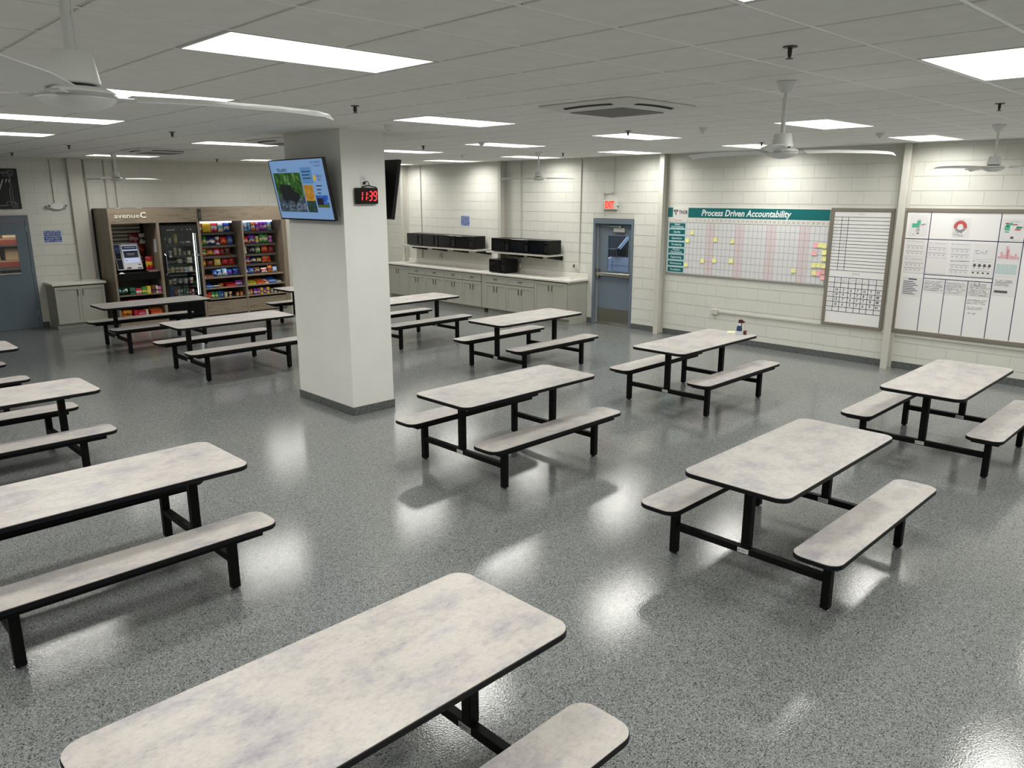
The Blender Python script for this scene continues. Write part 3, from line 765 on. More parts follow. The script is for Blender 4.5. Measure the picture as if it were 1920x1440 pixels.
part('device_face', MB().quad(-.02, -.03, .02, .03, -.0306), paint('2b2c30', .3), t)
# horizontal raceway below the boards
t = thing('wall_raceway', 'white raceway low on the wall from a small box to the post', 'raceway', (XW, 0, 0))
part('channel', MB().box(-.02, 4.36, .525, -.0005, 7.30, .555), M_TRIM, t); part('end_box', MB().box(-.05, 7.305, .49, -.0005, 7.43, .585), M_TRIM, t, bevel=.004)
t = thing('wall_raceway', 'white raceway low on the wall under the wide whiteboard', 'raceway', (XW, 0, 0))
part('channel', MB().box(-.02, 0.5, .505, -.0005, 4.25, .535), M_TRIM, t)
part('channel_joint', MB().box(-.022, 2.0, .503, -.0203, 2.04, .537), M_TRIM, t)

# blue notices
def notice(name, lab, loc, rz, w, h):
    t = thing(name, lab, 'sign', loc, rz, 'blue lunchroom notices')
    part('sheet', MB().box(-w / 2 - .012, -.003, -h / 2 - .018, w / 2 + .012, -.0005, h / 2 + .012), paint('c3d2e6', .4), t)
    part('blue_field', MB().quad(-w / 2, -h / 2, w / 2, h / 2, -.0036), paint('26448f', .4), t)
    m = MB()
    for k, s in enumerate(['THIS LUNCHROOM', 'IS HERE FOR YOUR', 'CONVENIENCE', 'PLEASE HELP', 'KEEP IT CLEAN']):
        m.text(s, h * .19, 0, h * (.39 - .195 * k), -.0042, bold=.0002, sx=(1.0 if w > h else .72) * (.92 if k == 1 else 1.05))
    part('lettering', m, paint('dfe6f2', .4), t)
notice('notice_sign', 'blue notice with white lettering on the wall right of the blue grey door', (4.335, YW, 1.79), 0, .31, .22)
notice('notice_sign', 'blue notice with white lettering above the left microwave shelf', (XW, 14.23, 1.985), WR, .30, .22)
tag(part('taped_paper', MB().box(-.16, -.003, -.04, .16, -.0005, .04), M_PAPER, loc=(XW, 13.15, 1.215), rot=(0, 0, WR)), 'white paper strip taped to the wall above the counter microwave', 'paper')

# ------------------------------------------------------------------ boards on the door wall
zc = 1.765
yo = 8.47
t = thing('planning_board', 'long calendar board with teal header reading Process Driven Accountability', 'board', (XW, yo, 0), WR)
Wd = 3.05
part('backing', MB().box(0, -.012, 1.165, Wd, -.0005, 2.36), paint('deddd6', .4), t)
part('lower_rail', MB().box(0, -.02, 1.150, Wd, -.0005, 1.1645), paint('a9a7a0', .35, .6), t)
part('header_band', MB().quad(.0, 2.185, .105, 2.357, -.0126).quad(.435, 2.185, Wd - .005, 2.357, -.0126), M_TEAL, t, label='teal header band')
part('logo_field', MB().quad(.105, 2.18, .435, 2.36, -.0126), paint('dcdad8', .4), t)
part('title_lettering', MB().text('Process Driven Accountability', .152, 1.545, 2.268, -.0132, shear=.22, bold=.0035, fit=1.69), paint('e8eeee', .4), t, label='white slanted bold title')
lg = MB().text('THOR', .088, .328, 2.272, -.0132, bold=.0025, fit=.19)
lg.prism([(.115, 2.318), (.13, 2.282), (.205, 2.282), (.22, 2.318)], 'y', -.0136, -.0128).prism([(.152, 2.28), (.156, 2.236), (.168, 2.215), (.18, 2.236), (.184, 2.28)], 'y', -.0136, -.0128)
part('logo_mark', lg, paint('16161a', .4), t, label='black logo')
part('logo_lines', MB().line(.135, 2.318, .165, 2.285, .006, -.0140).line(.2, 2.318, .17, 2.285, .006, -.0140).line(.168, 2.3, .168, 2.225, .005, -.0140), paint('dcdad8', .4), t)
gz0, gz1, gx0 = 1.172, 2.095, .375
part('grid_field', MB().quad(gx0, gz0, Wd - .012, gz1, -.0126), paint('dededf', .4), t)
gl = MB(); y = -.0132
rows = [2.095, 1.979, 1.863, 1.751, 1.643, 1.529, 1.416, 1.292, 1.175]
for z in rows: gl.line(0.0 if z in (rows[0], rows[-1]) else gx0, z, Wd - .012, z, .006 if z in (rows[0], rows[-1]) else .0035, y)
cw = .0833; cx0 = .4905
cols = [gx0 + .045] + [cx0 + cw * k for k in range(33)]
for x in cols:
    if x < Wd - .02: gl.line(x, gz0, x, gz1, .0032, y)
gl.line(0.0, gz0, 0.0, gz1, .006, y).line(Wd - .012, gz0, Wd - .012, gz1, .006, y)
part('grid_lines', gl, paint('5b5a60', .5), t)
pk = MB()
for base in (.846, 1.415, 2.0, 2.58):
    for q in range(4): pk.line(base + q * .044, gz0, base + q * .044, gz1 - (.0 if q % 2 else .1), .005, -.0135)
part('weekend_lines', pk, paint('dcaeb2', .5), t, label='thin pink lines')
pz = MB()
for base in (.83, 1.40, 1.985, 2.565): pz.quad(base, gz0, base + .165, gz1, -.0129)
part('weekend_bands', pz, paint('ddd3d4', .5), t)
nm = MB()
for k in range(31): nm.text(str(k + 1), .052, cx0 + cw * (k + .5), 2.138, -.0128)
nm.text('Date', .026, .435, 2.138, -.0128)
part('day_numbers', nm, paint('6f6e70', .5), t)
part('red_note', MB().line(.09, 2.145, .17, 2.145, .008, -.0128).line(.15, 2.13, .31, 2.13, .012, -.0128), paint('d98a90', .5), t)
lb = MB(); lt = MB(); edge = MB()
names = [('Safety/', 'Environmental'), ('Quality',), ('Operations',), ('Purchasing',), ('Product', 'Development'), ('Engineering',), ('Maintenance',), ('Foundation',)]
edge.quad(.02, gz0 + .01, .395, gz1 - .008, -.0128)
for k, n in enumerate(names):
    zz1 = 2.078 - .1145 * k; zz0 = zz1 - .084
    lb.quad(.045, zz0, .385, zz1, -.0136)
    for q, s in enumerate(n): lt.text(s, .045 if len(n) > 1 else .05, .215, (zz0 + zz1) / 2 + (.02 - .04 * q if len(n) > 1 else 0), -.0142, bold=.001)
part('label_strip', edge, paint('b9d6dc', .4), t); part('row_labels', lb, M_TEAL, t); part('row_lettering', lt, paint('d5e6e6', .4), t)
NW = ['pale yellow', 'bright yellow', 'pink', 'rose']
HX = ['e6e398', 'efee96', 'f4adb2', 'e2a2a4']
ST = [(7.933, 1.92, 0, 'in the Quality row under day one'), (8.021, 1.778, 1, 'at the start of the Operations row'), (7.447, 1.814, 0, 'in the Operations row between days six and seven'),
 (7.106, 1.798, 0, 'in the Operations row before the second pink band'), (7.688, 1.427, 1, 'in the Engineering row under day three'), (7.443, 1.446, 1, 'in the Engineering row between days six and seven'),
 (7.11, 1.457, 1, 'in the Engineering row before the second pink band'), (8.029, 1.334, 1, 'at the start of the Maintenance row'),
 (5.609, 1.796, 2, 'top of the cluster at the board end'), (5.537, 1.800, 0, 'top middle of the cluster at the board end'), (5.468, 1.79, 0, 'top right corner of the cluster at the board end'),
 (5.626, 1.672, 2, 'second down, left side of the end cluster'), (5.463, 1.688, 1, 'second down on the board end'), (5.458, 1.59, 0, 'third down on the board end'),
 (5.615, 1.478, 0, 'fourth down, left of three in a row at the board end'), (5.536, 1.482, 0, 'fourth down, middle of three in a row at the board end'), (5.456, 1.478, 0, 'fourth down, right of three in a row at the board end'),
 (5.953, 1.37, 0, 'alone low on the board under day twenty four'), (5.603, 1.358, 0, 'low in the end cluster, beside a pink one'), (5.537, 1.350, 2, 'low in the end cluster, between yellow and rose'), (5.457, 1.385, 3, 'low in the end cluster at the right edge'), (5.453, 1.295, 2, 'lowest of all at the board end')]
for y, z, c, where in ST:
    s_ = MB(); q = .036
    s_.add([(-q, -.0005, q), (q, -.0005, q), (q, -.003, 0), (-q, -.003, 0), (q, -.012, -q), (-q, -.012, -q), (-q, .0, q), (q, .0, q), (q, -.001, 0), (-q, -.001, 0), (q, -.0105, -q), (-q, -.0105, -q)],
           [(3, 2, 1, 0), (5, 4, 2, 3), (6, 7, 8, 9), (9, 8, 10, 11), (0, 1, 7, 6), (4, 5, 11, 10), (1, 2, 8, 7), (2, 4, 10, 8), (3, 0, 6, 9), (5, 3, 9, 11)])
    tag(part('sticky_note', s_, paint(HX[c], .7), loc=(XW - .0145, y, z), rot=(0, 0, WR)), NW[c] + ' sticky note ' + where, 'sticky note', 'sticky notes on the calendar board')

def board_frame(t, x0, x1, z0, z1, fw, d=.03):
    part('frame', MB().box(x0, -d, z1 - fw, x1, -.0005, z1).box(x0, -d, z0, x1, -.0005, z0 + fw).box(x0, -d, z0 + fw, x0 + fw, -.0005, z1 - fw).box(x1 - fw, -d, z0 + fw, x1, -.0005, z1 - fw), M_FRAMEG, t, bevel=.004, label='taupe metal frame')
    part('surface', MB().box(x0 + fw + .0002, -d + .012, z0 + fw + .0002, x1 - fw - .0002, -.001, z1 - fw - .0002), M_BOARD, t, label='white writing surface')
    return -d + .0115
# tall board
yo = 5.405
t = thing('whiteboard', 'tall framed whiteboard with ruled list and table of numbers', 'board', (XW, yo, 0), WR)
y = board_frame(t, 0, .958, .542, 2.385, .052)
ln = MB()
zs = [2.248, 2.196, 2.137, 2.085, 2.040, 1.988, 1.936, 1.886, 1.835, 1.786, 1.734, 1.685, 1.635, 1.583, 1.533, 1.482, 1.427]
for z in zs: ln.line(.055, z, .902, z, .008, y)
for x in (.178, .281): ln.line(x, zs[0], x, zs[-1], .008, y)
part('list_rules', ln, paint('33333f', .5), t)
ln = MB()
zs2 = [1.318, 1.231, 1.157, 1.080, 1.005, .929, .850, .777]
vx = [.155, .258, .381, .491, .589, .687, .802]
for z in zs2: ln.line(.055, z, .902, z, .009, y)
for x in vx: ln.line(x, zs2[0], x, zs2[-1], .009, y)
part('table_rules', ln, M_NAVY, t)
tx = MB()
tx.scribble(.42, 2.285, .52, 2.30, y - .0005, .004, 1, .008, 1).scribble(.4, 1.365, .54, 1.40, y - .0005, .004, 2, .009, 1)
for k in range(10):
    tx.scribble(.065, zs[k + 1] + .012, .12, zs[k + 1] + .036, y - .0005, .003, 1, .008, 1).scribble(.195, zs[k + 1] + .01, .26, zs[k + 1] + .04, y - .0005, .003, 1, .009, 1)
for x0, x1 in zip(vx, vx[1:] + [.9]): tx.scribble(x0 + .015, 1.245, x1 - .01, 1.30, y - .0005, .004, 2, .009, .9)
for k in range(6): tx.scribble(.065, zs2[k + 2] + .028, .135, zs2[k + 2] + .048, y - .0005, .004, 1, .009, 1)
part('small_print', tx, M_GREYINK, t, kind='stuff')
hw = MB()
vals = [['14', '3', '6', '7', '13', '7', '50'], ['19', '9', '5', '7', '8', '10', '48'], ['13', '7', '6', '7', '7', '8', '48'], ['10', '6', '3', '7', '6', '9', '41']]
for r_, row in enumerate(vals):
    for k, s in enumerate(row):
        x = ([*vx, .902][k] + [*vx, .902][k + 1]) / 2
        hw.text(s, .058, x - .01, (zs2[r_ + 2] + zs2[r_ + 3]) / 2 + .002, y - .0005, shear=.1, sx=.85, bold=.0016)
part('handwritten_numbers', hw, paint('3d3d44', .6), t)
# wide board
yo = 4.32
t = thing('whiteboard', 'wide framed whiteboard with charts and cross, ring and letter sheets, at the right edge', 'board', (XW, yo, 0), WR)
y = board_frame(t, 0, 2.46, .558, 2.395, .055)
u = lambda yy: yo - yy
ln = MB()
for yy in (3.943, 3.052, 2.752, 2.45, 2.15): ln.line(u(yy), .615, u(yy), 2.338, .011, y)
for yy in (3.645, 3.35): ln.line(u(yy), .615, u(yy), 1.40, .010, y)
ln.line(.056, 1.957, 2.404, 1.962, .012, y).line(u(3.943), 1.452, u(3.052), 1.452, .011, y).line(u(3.943), 1.397, u(3.052), 1.399, .011, y)
part('board_rules', ln, M_NAVY, t)
sh = MB(); sy = y - .002
def sheet(a, z1, b, z0): sh.quad(u(a), z0, u(b), z1, sy + rnd.uniform(0, .0008))
for a, z1, b, z0 in [(4.225, 2.30, 3.975, 2.0), (4.243, 1.944, 3.955, 1.70), (4.243, 1.69, 3.955, 1.46), (4.23, 1.40, 3.963, 1.12), (3.935, 1.93, 3.655, 1.70), (3.935, 1.69, 3.655, 1.47), (3.645, 2.27, 3.42, 2.0),
    (3.64, 1.93, 3.365, 1.70), (3.63, 1.69, 3.36, 1.47), (3.345, 1.93, 3.075, 1.71), (3.345, 1.70, 3.07, 1.47), (3.03, 2.27, 2.78, 1.985), (3.047, 1.94, 2.765, 1.71), (3.045, 1.70, 2.77, 1.49), (3.045, 1.475, 2.77, 1.23), (3.935, 1.385, 3.66, 1.20), (3.635, 1.385, 3.36, 1.19), (3.34, 1.385, 3.06, 1.19)]: sheet(a, z1, b, z0)
part('pinned_sheets', sh, paint('e4e2e3', .6), t)
y2 = sy - .0015
g = MB()
def q(m, a, z1, b, z0): m.quad(u(a), z0, u(b), z1, y2)
q(g, 4.122, 2.222, 4.072, 2.175); q(g, 4.188, 2.178, 4.085, 2.118)
q(g, 2.985, 2.205, 2.945, 2.165); q(g, 2.998, 2.175, 2.935, 2.115); q(g, 2.945, 2.215, 2.905, 2.185); q(g, 2.99, 2.10, 2.94, 2.085); q(g, 2.86, 2.17, 2.80, 2.14)
part('green_blocks', g, paint('56b594', .5), t, label='green blocks of the charts')
rd = MB().disc(u(3.545), 2.147, .084, y2, 24, .038, -20, 200)
q(rd, 2.995, 2.215, 2.95, 2.2); q(rd, 2.91, 2.2, 2.85, 2.185); q(rd, 2.875, 2.135, 2.81, 2.118)
part('red_blocks', rd, paint('c2585a', .5), t, label='red blocks of the charts')
gy = MB()
for k in range(5): gy.line(u(4.085) + .012 * k, 2.16 - .014 * (k % 2), u(4.05) + .014 * k, 2.175, .005, y2); gy.line(u(4.125), 2.10 - .01 * k, u(4.075), 2.112 - .01 * k, .004, y2)
gy.disc(u(3.545), 2.147, .078, y2, 20, .045, 205, 335)
for k in range(4): gy.line(u(2.86) + .02 * k, 2.145, u(2.84) + .02 * k, 2.17, .006, y2)
for a, z1, b, z0, k in [(4.12, 2.245, 4.06, 2.228, 1), (3.6, 2.245, 3.48, 2.232, 1), (2.96, 2.24, 2.83, 2.226, 1)]: gy.scribble(u(a), z0, u(b), z1, y2, .005, k, .008, 1)
for a, z1, b, z0 in [(3.937, 1.914, 3.665, 1.71), (3.639, 1.914, 3.375, 1.70), (3.626, 1.679, 3.365, 1.49), (4.24, 1.93, 3.97, 1.72), (4.24, 1.676, 3.96, 1.48), (3.343, 1.69, 3.08, 1.49)]:
    gy.scribble(u(a), z1 - .02, u(a) + .05, z1, y2, .004, 1, .007, 1).line(u(a) + .08, z1 - .01, u(b) - .03, z1 - .012, .003, y2)
    for zz in (.35, .72):
        z = z1 - (z1 - z0) * zz; xx = u(a) + .01
        while xx < u(b) - .03: gy.line(xx, z + rnd.uniform(-.004, .004), xx + .02, z + rnd.uniform(-.004, .004), .0045, y2); xx += .02
        for k in range(4): gy.line(u(a) + .03 + .06 * k, z - .03, u(a) + .05 + .06 * k, z - .03, .008, y2)
part('chart_marks', gy, paint('8d8e92', .6), t, kind='stuff')
bl = MB()
bl.scribble(u(3.325), 1.78, u(3.12), 1.84, y2, .006, 2, .014, .9)
for k in range(6): bl.line(u(3.61) + .04 * k, 1.665 + .002 * k, u(3.57) + .04 * k, 1.667 + .002 * k, .004, y2)
part('blue_chart', bl, paint('6f88b8', .6), t)
bk = MB()
for k in range(4): q(bk, 3.315 - .062 * k, 1.645, 3.285 - .062 * k, 1.605); q(bk, 3.32 - .062 * k, 1.53, 3.295 - .062 * k, 1.512)
q(bk, 3.015, 1.30, 2.855, 1.268); q(bk, 2.916, 2.033, 2.879, 2.005); q(bk, 4.115, 2.045, 4.08, 2.03)
part('dark_blocks', bk, paint('5d595b', .6), t)
rc = MB()
for a, h in [(3.03, .03), (3.0, .09), (2.97, .05), (2.94, .17), (2.92, .13), (2.89, .05), (2.86, .04), (2.83, .07), (2.80, .03)]: q(rc, a, 1.735 + h, a - .024, 1.735)
part('pink_chart', rc, paint('e0a9b2', .6), t)
tl = MB()
for k in range(5): q(tl, 3.03 - .05 * k, 1.66, 2.99 - .05 * k, 1.53)
part('teal_chart', tl, paint('bcd2d2', .6), t)
hw = MB()
for a, z1, b, z0, k in [(3.93, 1.37, 3.66, 1.22, 6), (3.63, 1.365, 3.37, 1.20, 6), (3.335, 1.375, 3.07, 1.195, 7), (3.335, 1.15, 3.07, 1.08, 3), (3.33, 1.045, 3.12, .995, 2), (3.325, .962, 3.18, .93, 1), (3.64, 2.075, 3.48, 2.01, 3), (3.03, 1.45, 2.80, 1.36, 4)]:
    hw.scribble(u(a), z0, u(b), z1, y2, .0055, k, .013, .85)
hw.disc(u(3.235), 1.372, .035, y2, 18, .031)
hw.scribble(u(4.18), 2.01, u(4.15), 2.03, y2, .006, 1, .01, 1)
part('handwriting', hw, paint('3b393c', .6), t, kind='stuff')
lst = MB()
for k in range(8): lst.line(u(4.19), 1.335 - .026 * k, u(4.19 - .12 - .03 * (k % 3)), 1.334 - .026 * k, .008, y2); lst.quad(u(4.21), 1.33 - .026 * k, u(4.196), 1.342 - .026 * k, y2)
lst.line(u(4.15), 1.372, u(4.03), 1.37, .016, y2)
part('list_print', lst, paint('3f3f66', .6), t)

# ------------------------------------------------------------------ counter, base cabinets, microwaves
CX = 11.67        # face of the cabinets
def pulls(p, x, z, vert=True, yy=-.03):
    m = MB()
    if vert: m.box(x - .007, yy, z - .065, x + .007, yy + .009, z + .065).box(x - .004, yy + .009, z - .045, x + .004, -.0215, z - .035).box(x - .004, yy + .009, z + .035, x + .004, -.0215, z + .045)
    else: m.box(x - .06, yy, z - .006, x + .06, yy + .009, z + .006).box(x - .05, yy + .009, z - .004, x - .04, -.0215, z + .004).box(x + .04, yy + .009, z - .004, x + .05, -.0215, z + .004)
    return part('handle', m, M_NICKEL, p)
def shaker(name, x0, x1, z0, z1, t):
    r = .055 if z1 - z0 > .2 else .032
    m = MB().box(x0, -.021, z0, x0 + r, -.001, z1).box(x1 - r, -.021, z0, x1, -.001, z1).box(x0 + r, -.021, z0, x1 - r, -.001, z0 + r).box(x0 + r, -.021, z1 - r, x1 - r, -.001, z1)
    d = part(name, m, M_CAB, t)
    part('inset_panel', MB().box(x0 + r, -.011, z0 + r, x1 - r, -.001, z1 - r), M_CAB, d)
    return d
def cabinet(lab, loc, rz, w, drawer, depth=.58, group='grey base cabinets under the long counter'):
    t = thing('base_cabinet', lab, 'cabinet', loc, rz, group)
    part('carcass', MB().box(-w / 2, 0, .1, w / 2, depth, .858).box(-w / 2, .07, 0, w / 2, depth, .1), M_CAB, t)
    part('gap_shade', MB().box(-w / 2, -.0008, .1, w / 2, -.0001, .858), paint('2e2d2b', .8), t)  # dark sheet painted as the shade in the gaps around doors and drawers
    g = .004; zt = .672 if drawer else .835
    if drawer:
        d = shaker('drawer', -w / 2 + g, w / 2 - g, .685, .84, t); pulls(d, 0, .765, False)
    for s in (-1, 1):
        a, b = (-w / 2 + g, -g / 2) if s < 0 else (g / 2, w / 2 - g)
        d = shaker('cabinet_door', a, b, .108, zt, t); pulls(d, s * .045, zt - .125)
    return t
bounds = [(15.737, 16.62, 0, 'tall door grey cabinet at the far end of the counter, behind the pillar edge'), (15.031, 15.737, 1, 'grey cabinet with drawer, first right of the far tall door one'), (14.333, 15.031, 1, 'grey cabinet with drawer, second right of the far tall door one'),
    (13.637, 14.333, 1, 'grey cabinet with drawer, third right of the far tall door one'), (13.004, 13.637, 1, 'narrow grey cabinet with drawer left of the filler strip'), (12.183, 12.872, 1, 'grey cabinet with drawer right of the filler strip'),
    (11.325, 12.183, 1, 'wide grey cabinet with drawer below the counter microwave'), (10.406, 11.325, 0, 'grey cabinet with full doors at the near end of the counter')]
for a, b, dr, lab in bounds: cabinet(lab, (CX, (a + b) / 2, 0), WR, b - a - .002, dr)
tag(part('filler_strip', MB().box(-.064, -.001, .1, .064, .05, .858), M_CAB, loc=(CX, 12.938, 0), rot=(0, 0, WR)), 'plain grey filler strip between two drawer cabinets', 'cabinet filler')
t = thing('countertop', 'long white counter with low backsplash above the grey cabinets', 'countertop', (XW, 13.5, 0), WR)
part('slab', MB().box(-3.12, -.64, .859, 3.14, -.021, .9), M_COUNTER, t, bevel=.004)
part('backsplash', MB().box(-3.12, -.02, .859, 3.14, -.0005, .998), M_COUNTER, t, bevel=.003)
t = thing('counter_grommet', 'round grey grommet near the right end of the white counter', 'grommet', (12.05, 10.62, .9005))
part('ring', MB().lathe([(.045, 0), (.047, .003), (.035, .004)], 20), paint('9f9d98', .4), t); part('cap', MB().lathe([(.034, .0005), (.034, .003), (.004, .0035)], 16), paint('8a8884', .4), t)

def mw_shelf(y0, y1, lab):
    t = thing('wall_shelf', lab, 'shelf', (XW, (y0 + y1) / 2, 1.345), WR, 'microwave shelves')
    L = y1 - y0
    part('board', MB().box(-L / 2, -.49, -.018, L / 2, -.001, .018), paint('bdb9b0', .4), t, bevel=.003)
    n = 4 if L > 2.4 else 3
    for k in range(n):
        x = -L / 2 + .42 + (L - .46) * k / (n - 1) if n == 4 else -L / 2 + .7 + (L - .74) * k / (n - 1)
        part('bracket', MB().prism([(-.46, -.0185), (-.46, -.05), (-.44, -.05), (-.03, -.11), (-.0005, -.11), (-.0005, -.0185)], 'x', x - .014, x + .014), M_BLACK, t)
mw_shelf(13.30, 16.15, 'long grey wall shelf holding four black microwaves, far one')
mw_shelf(11.06, 12.97, 'shorter grey wall shelf holding three black microwaves, near the exit door')
def microwave(lab, y, z, x=11.80, w=.52, group='black microwaves'):
    t = thing('microwave', lab, 'microwave', (x, y, z), WR, group)
    h, d = .295, .39
    part('body', MB().box(-w / 2, .012, .012, w / 2, d, h), M_APPLSIDE, t, bevel=.005)
    dr = part('door', MB().box(-w / 2 + .002, -.012, .014, w / 2 - .125, .0115, h - .002), M_APPL, t, bevel=.004)
    part('door_window', MB().quad(-w / 2 + .05, .06, w / 2 - .165, h - .05, -.0126), paint('14171c', .06), dr)
    part('door_handle', MB().box(w / 2 - .15, -.03, .05, w / 2 - .138, -.0125, h - .04), paint('17181b', .2), dr, bevel=.003)
    cp = part('control_panel', MB().box(w / 2 - .123, -.010, .014, w / 2 - .002, .0115, h - .002), M_APPL, t, bevel=.003)
    part('display', MB().quad(w / 2 - .105, h - .06, w / 2 - .02, h - .035, -.0106), paint('1d3038', .1), cp)
    k_ = MB()
    for a in range(4):
        for b in range(3): k_.quad(w / 2 - .105 + .03 * b, .06 + .035 * a, w / 2 - .085 + .03 * b, .08 + .035 * a, -.0106)
    part('keypad', k_, paint('3a3c40', .3), cp)
    for sx in (-1, 1):
        for yy in (.05, d - .05): part('foot', MB().cyl((sx * (w / 2 - .05), yy, 0), (sx * (w / 2 - .05), yy, .0115), .015, 8), M_BLACK, t)
    return t
ordn = ['first', 'second', 'third', 'fourth']
for k in range(4): microwave('black microwave on the far wall shelf, %s from its left end' % ordn[k], 15.62 - .628 * k, 1.3635, 11.80, .60, 'microwaves on the far shelf')
for k in range(3): microwave('black microwave on the shelf nearer the exit door, %s from its left end' % ordn[k], 12.52 - .585 * k, 1.3635, 11.80, .565, 'microwaves on the near shelf')
microwave('black microwave standing on the white counter below the shelf', 12.585, .9005, 11.76, .505, 'microwave on the counter')

# ------------------------------------------------------------------ left: blue grey door, chalk sign, emergency light, small cabinet
d2 = bpy.data.objects.new('door_2', None); COL.objects.link(d2); d2.location = (3.4225, YW, 0); d2['kind'] = 'structure'
J = .5175
part('door_frame', MB().box(-J, -.012, 0, -J + .055, .14, EZ - .005).box(J - .055, -.012, 0, J, .14, EZ - .005).box(-J + .055, -.012, EZ - .105, J - .055, .14, EZ - .005), M_DOOR, d2, bevel=.003)
lw, lh = J - .058, EZ - .11
a0, a1, b0, b1 = -.30, .285, 1.09, 1.86
leaf = part('door_leaf', MB().box(-lw, -.005, .012, a0, .04, lh).box(a1, -.005, .012, lw, .04, lh).box(a0, -.005, .012, a1, .04, b0).box(a0, -.005, b1, a1, .04, lh), M_DOOR, d2)
part('glazing_bead', MB().box(a0, -.011, b0, a0 + .015, -.0055, b1).box(a1 - .015, -.011, b0, a1, -.0055, b1).box(a0 + .015, -.011, b1 - .015, a1 - .015, -.0055, b1), M_DOOR, leaf)
part('glazing_sill', MB().box(a0 + .0152, -.02, b0, a1 - .0152, -.0055, b0 + .022), paint('c2c4c4', .35, .4), leaf)
part('pane', MB().box(a0 + .001, .016, b0 + .001, a1 - .001, .02, b1 - .001), M_GLASS, leaf)
for z in (.3, 1.15, 1.95): part('hinge', MB().cyl((lw + .002, -.012, z - .05), (lw + .002, -.012, z + .05), .008, 8), M_STEEL, leaf)
part('threshold', MB().box(-J + .0555, -.011, 0, J - .0555, .15, .0118), paint('5b5e5e', .5), d2)
wl = bpy.data.lights.new('added_rack_light', 'AREA'); wl.energy = 130; wl.size = 1.2; wl.color = (1, .9, .78)  # unseen light added to brighten the rack behind the door glass
wo = bpy.data.objects.new('added_rack_light', wl); COL.objects.link(wo); wo.location = (3.2, 18.9, 3.6); wo.rotation_euler = (R(25), 0, 0)
struct('added_sky_screen', MB().box(-4, YW + .22, 4.3, 9, 26, 4.5).box(-4, 25.8, -.02, 9, 26, 4.3).box(-4.2, YW + .22, -.02, -4, 26, 4.5).box(9, YW + .22, -.02, 9.2, 26, 4.5), paint('8c8880', .8))  # unseen shell added around the rack to keep blue sky light off it
# stock rack behind that door
t = thing('storage_rack', 'stocked warehouse rack with red beams seen through the left door glass', 'rack', (3.0, 20.2, 0))
for z in (.50, 1.04, 1.52, 2.0): part('red_beam', MB().box(-2.2, -.03, z, 2.2, .03, z + .11), paint('7c3628', .5), t)
for z in (.62, 1.16, 1.645): part('wood_deck', MB().box(-2.2, .031, z - .02, 2.2, 1.0, z + .015), wood('deck_board', '8f7458', '5f4a38'), t)
for x in (-2.2, .35, 2.2): part('upright', MB().box(x - .04, -.035, 0, x + .04, -.0305, 2.6).box(x - .04, .96, 0, x + .04, 1.04, 2.6), paint('3b4250', .5), t)
for z, hx in ((.636, 'b9b7b2'), (1.176, '9a7f5e'), (1.661, 'b09a7c')):
    for k in range(4): part('crate', MB().box(-2.0 + k * 1.0, .1, z, -1.1 + k * 1.0, .9, z + .26), paint(hx, .7), t, bevel=.01)
t = thing('chalk_sign', 'black chalkboard style sign with white lettering above the blue grey door, cut by the frame', 'sign', (2.65, YW, 2.71))
part('board', MB().box(-1.22, -.03, -.375, 1.22, -.0005, .375), paint('15181c', .5), t, bevel=.004)
ch = MB(); y = -.0306
for z, s in ((.30, 1), (.285, 1), (-.305, -1), (-.32, -1)): ch.line(-1.13, z, 1.08, z, .007, y)
for x in (1.075, 1.055): ch.line(x, -.28, x, .02, .007, y); ch.line(x + .02, .28, x + .02, -.28, .005, y)
for sz in (-1, 1):
    for (x0, x1, z0, z1) in [(.98, 1.12, .24, .32), (1.06, 1.15, .27, .345)]:
        for A, B in [((x0, z0), (x1, z0)), ((x1, z0), (x1, z1)), ((x1, z1), (x0, z1)), ((x0, z1), (x0, z0))]: ch.line(A[0], sz * A[1], B[0], sz * B[1], .007, y)
part('chalk_border', ch, paint('8e9396', .7), t)
part('chalk_lettering', MB().text('ul"', .30, .865, .06, y, shear=.4, bold=-.003), paint('c2c6c8', .7), t)
t = thing('emergency_light', 'white twin head emergency light on the wall by the left door', 'emergency light', (4.475, YW, 2.375))
part('housing', MB().prism([(.13 * math.cos(R(k * 18)), .065 * math.sin(R(k * 18))) for k in range(20)][::-1], 'y', -.07, -.0005), M_WHITE, t, bevel=.01)
for sx in (-1, 1):
    hd = part('lamp_head', MB().cyl((sx * .15, -.09, .01), (sx * .15, -.02, .01), .042, 14, .03), M_WHITE, t, bevel=.004)
    part('lens', MB().cyl((sx * .15, -.0945, .01), (sx * .15, -.0905, .01), .026, 12), paint('75726a', .2), hd)
def back_pipe(x, lab, z0, z1=HC - .025, r=.012):
    t = thing('wall_conduit', lab, 'conduit', (x, YW, 0))
    part('pipe', MB().cyl((0, -.014, z0), (0, -.014, z1), r, 8), paint('a5a39b', .45), t); part('strap', MB().box(-.025, -.028, z1 - .42, .025, -.0005, z1 - .40), paint('a5a39b', .45), t)
back_pipe(4.445, 'thin conduit from the ceiling down to the emergency light', 2.45, r=.008); back_pipe(5.06, 'grey pipe on the wall just left of the market header', .95, r=.02)
back_pipe(5.43, 'thin conduit on the wall above the avenueC lettering, left one', 2.0); back_pipe(5.62, 'thin conduit on the wall above the avenueC lettering, right one', 2.0)
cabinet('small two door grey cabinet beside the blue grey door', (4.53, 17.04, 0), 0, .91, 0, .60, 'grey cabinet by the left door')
t = thing('countertop', 'short white counter on the small grey cabinet by the blue grey door', 'countertop', (4.53, YW, 0))
part('slab', MB().box(-.485, -.64, .859, .495, -.0905, .9).box(-.485, -.09, .859, .205, -.001, .9), M_COUNTER, t, bevel=.004)
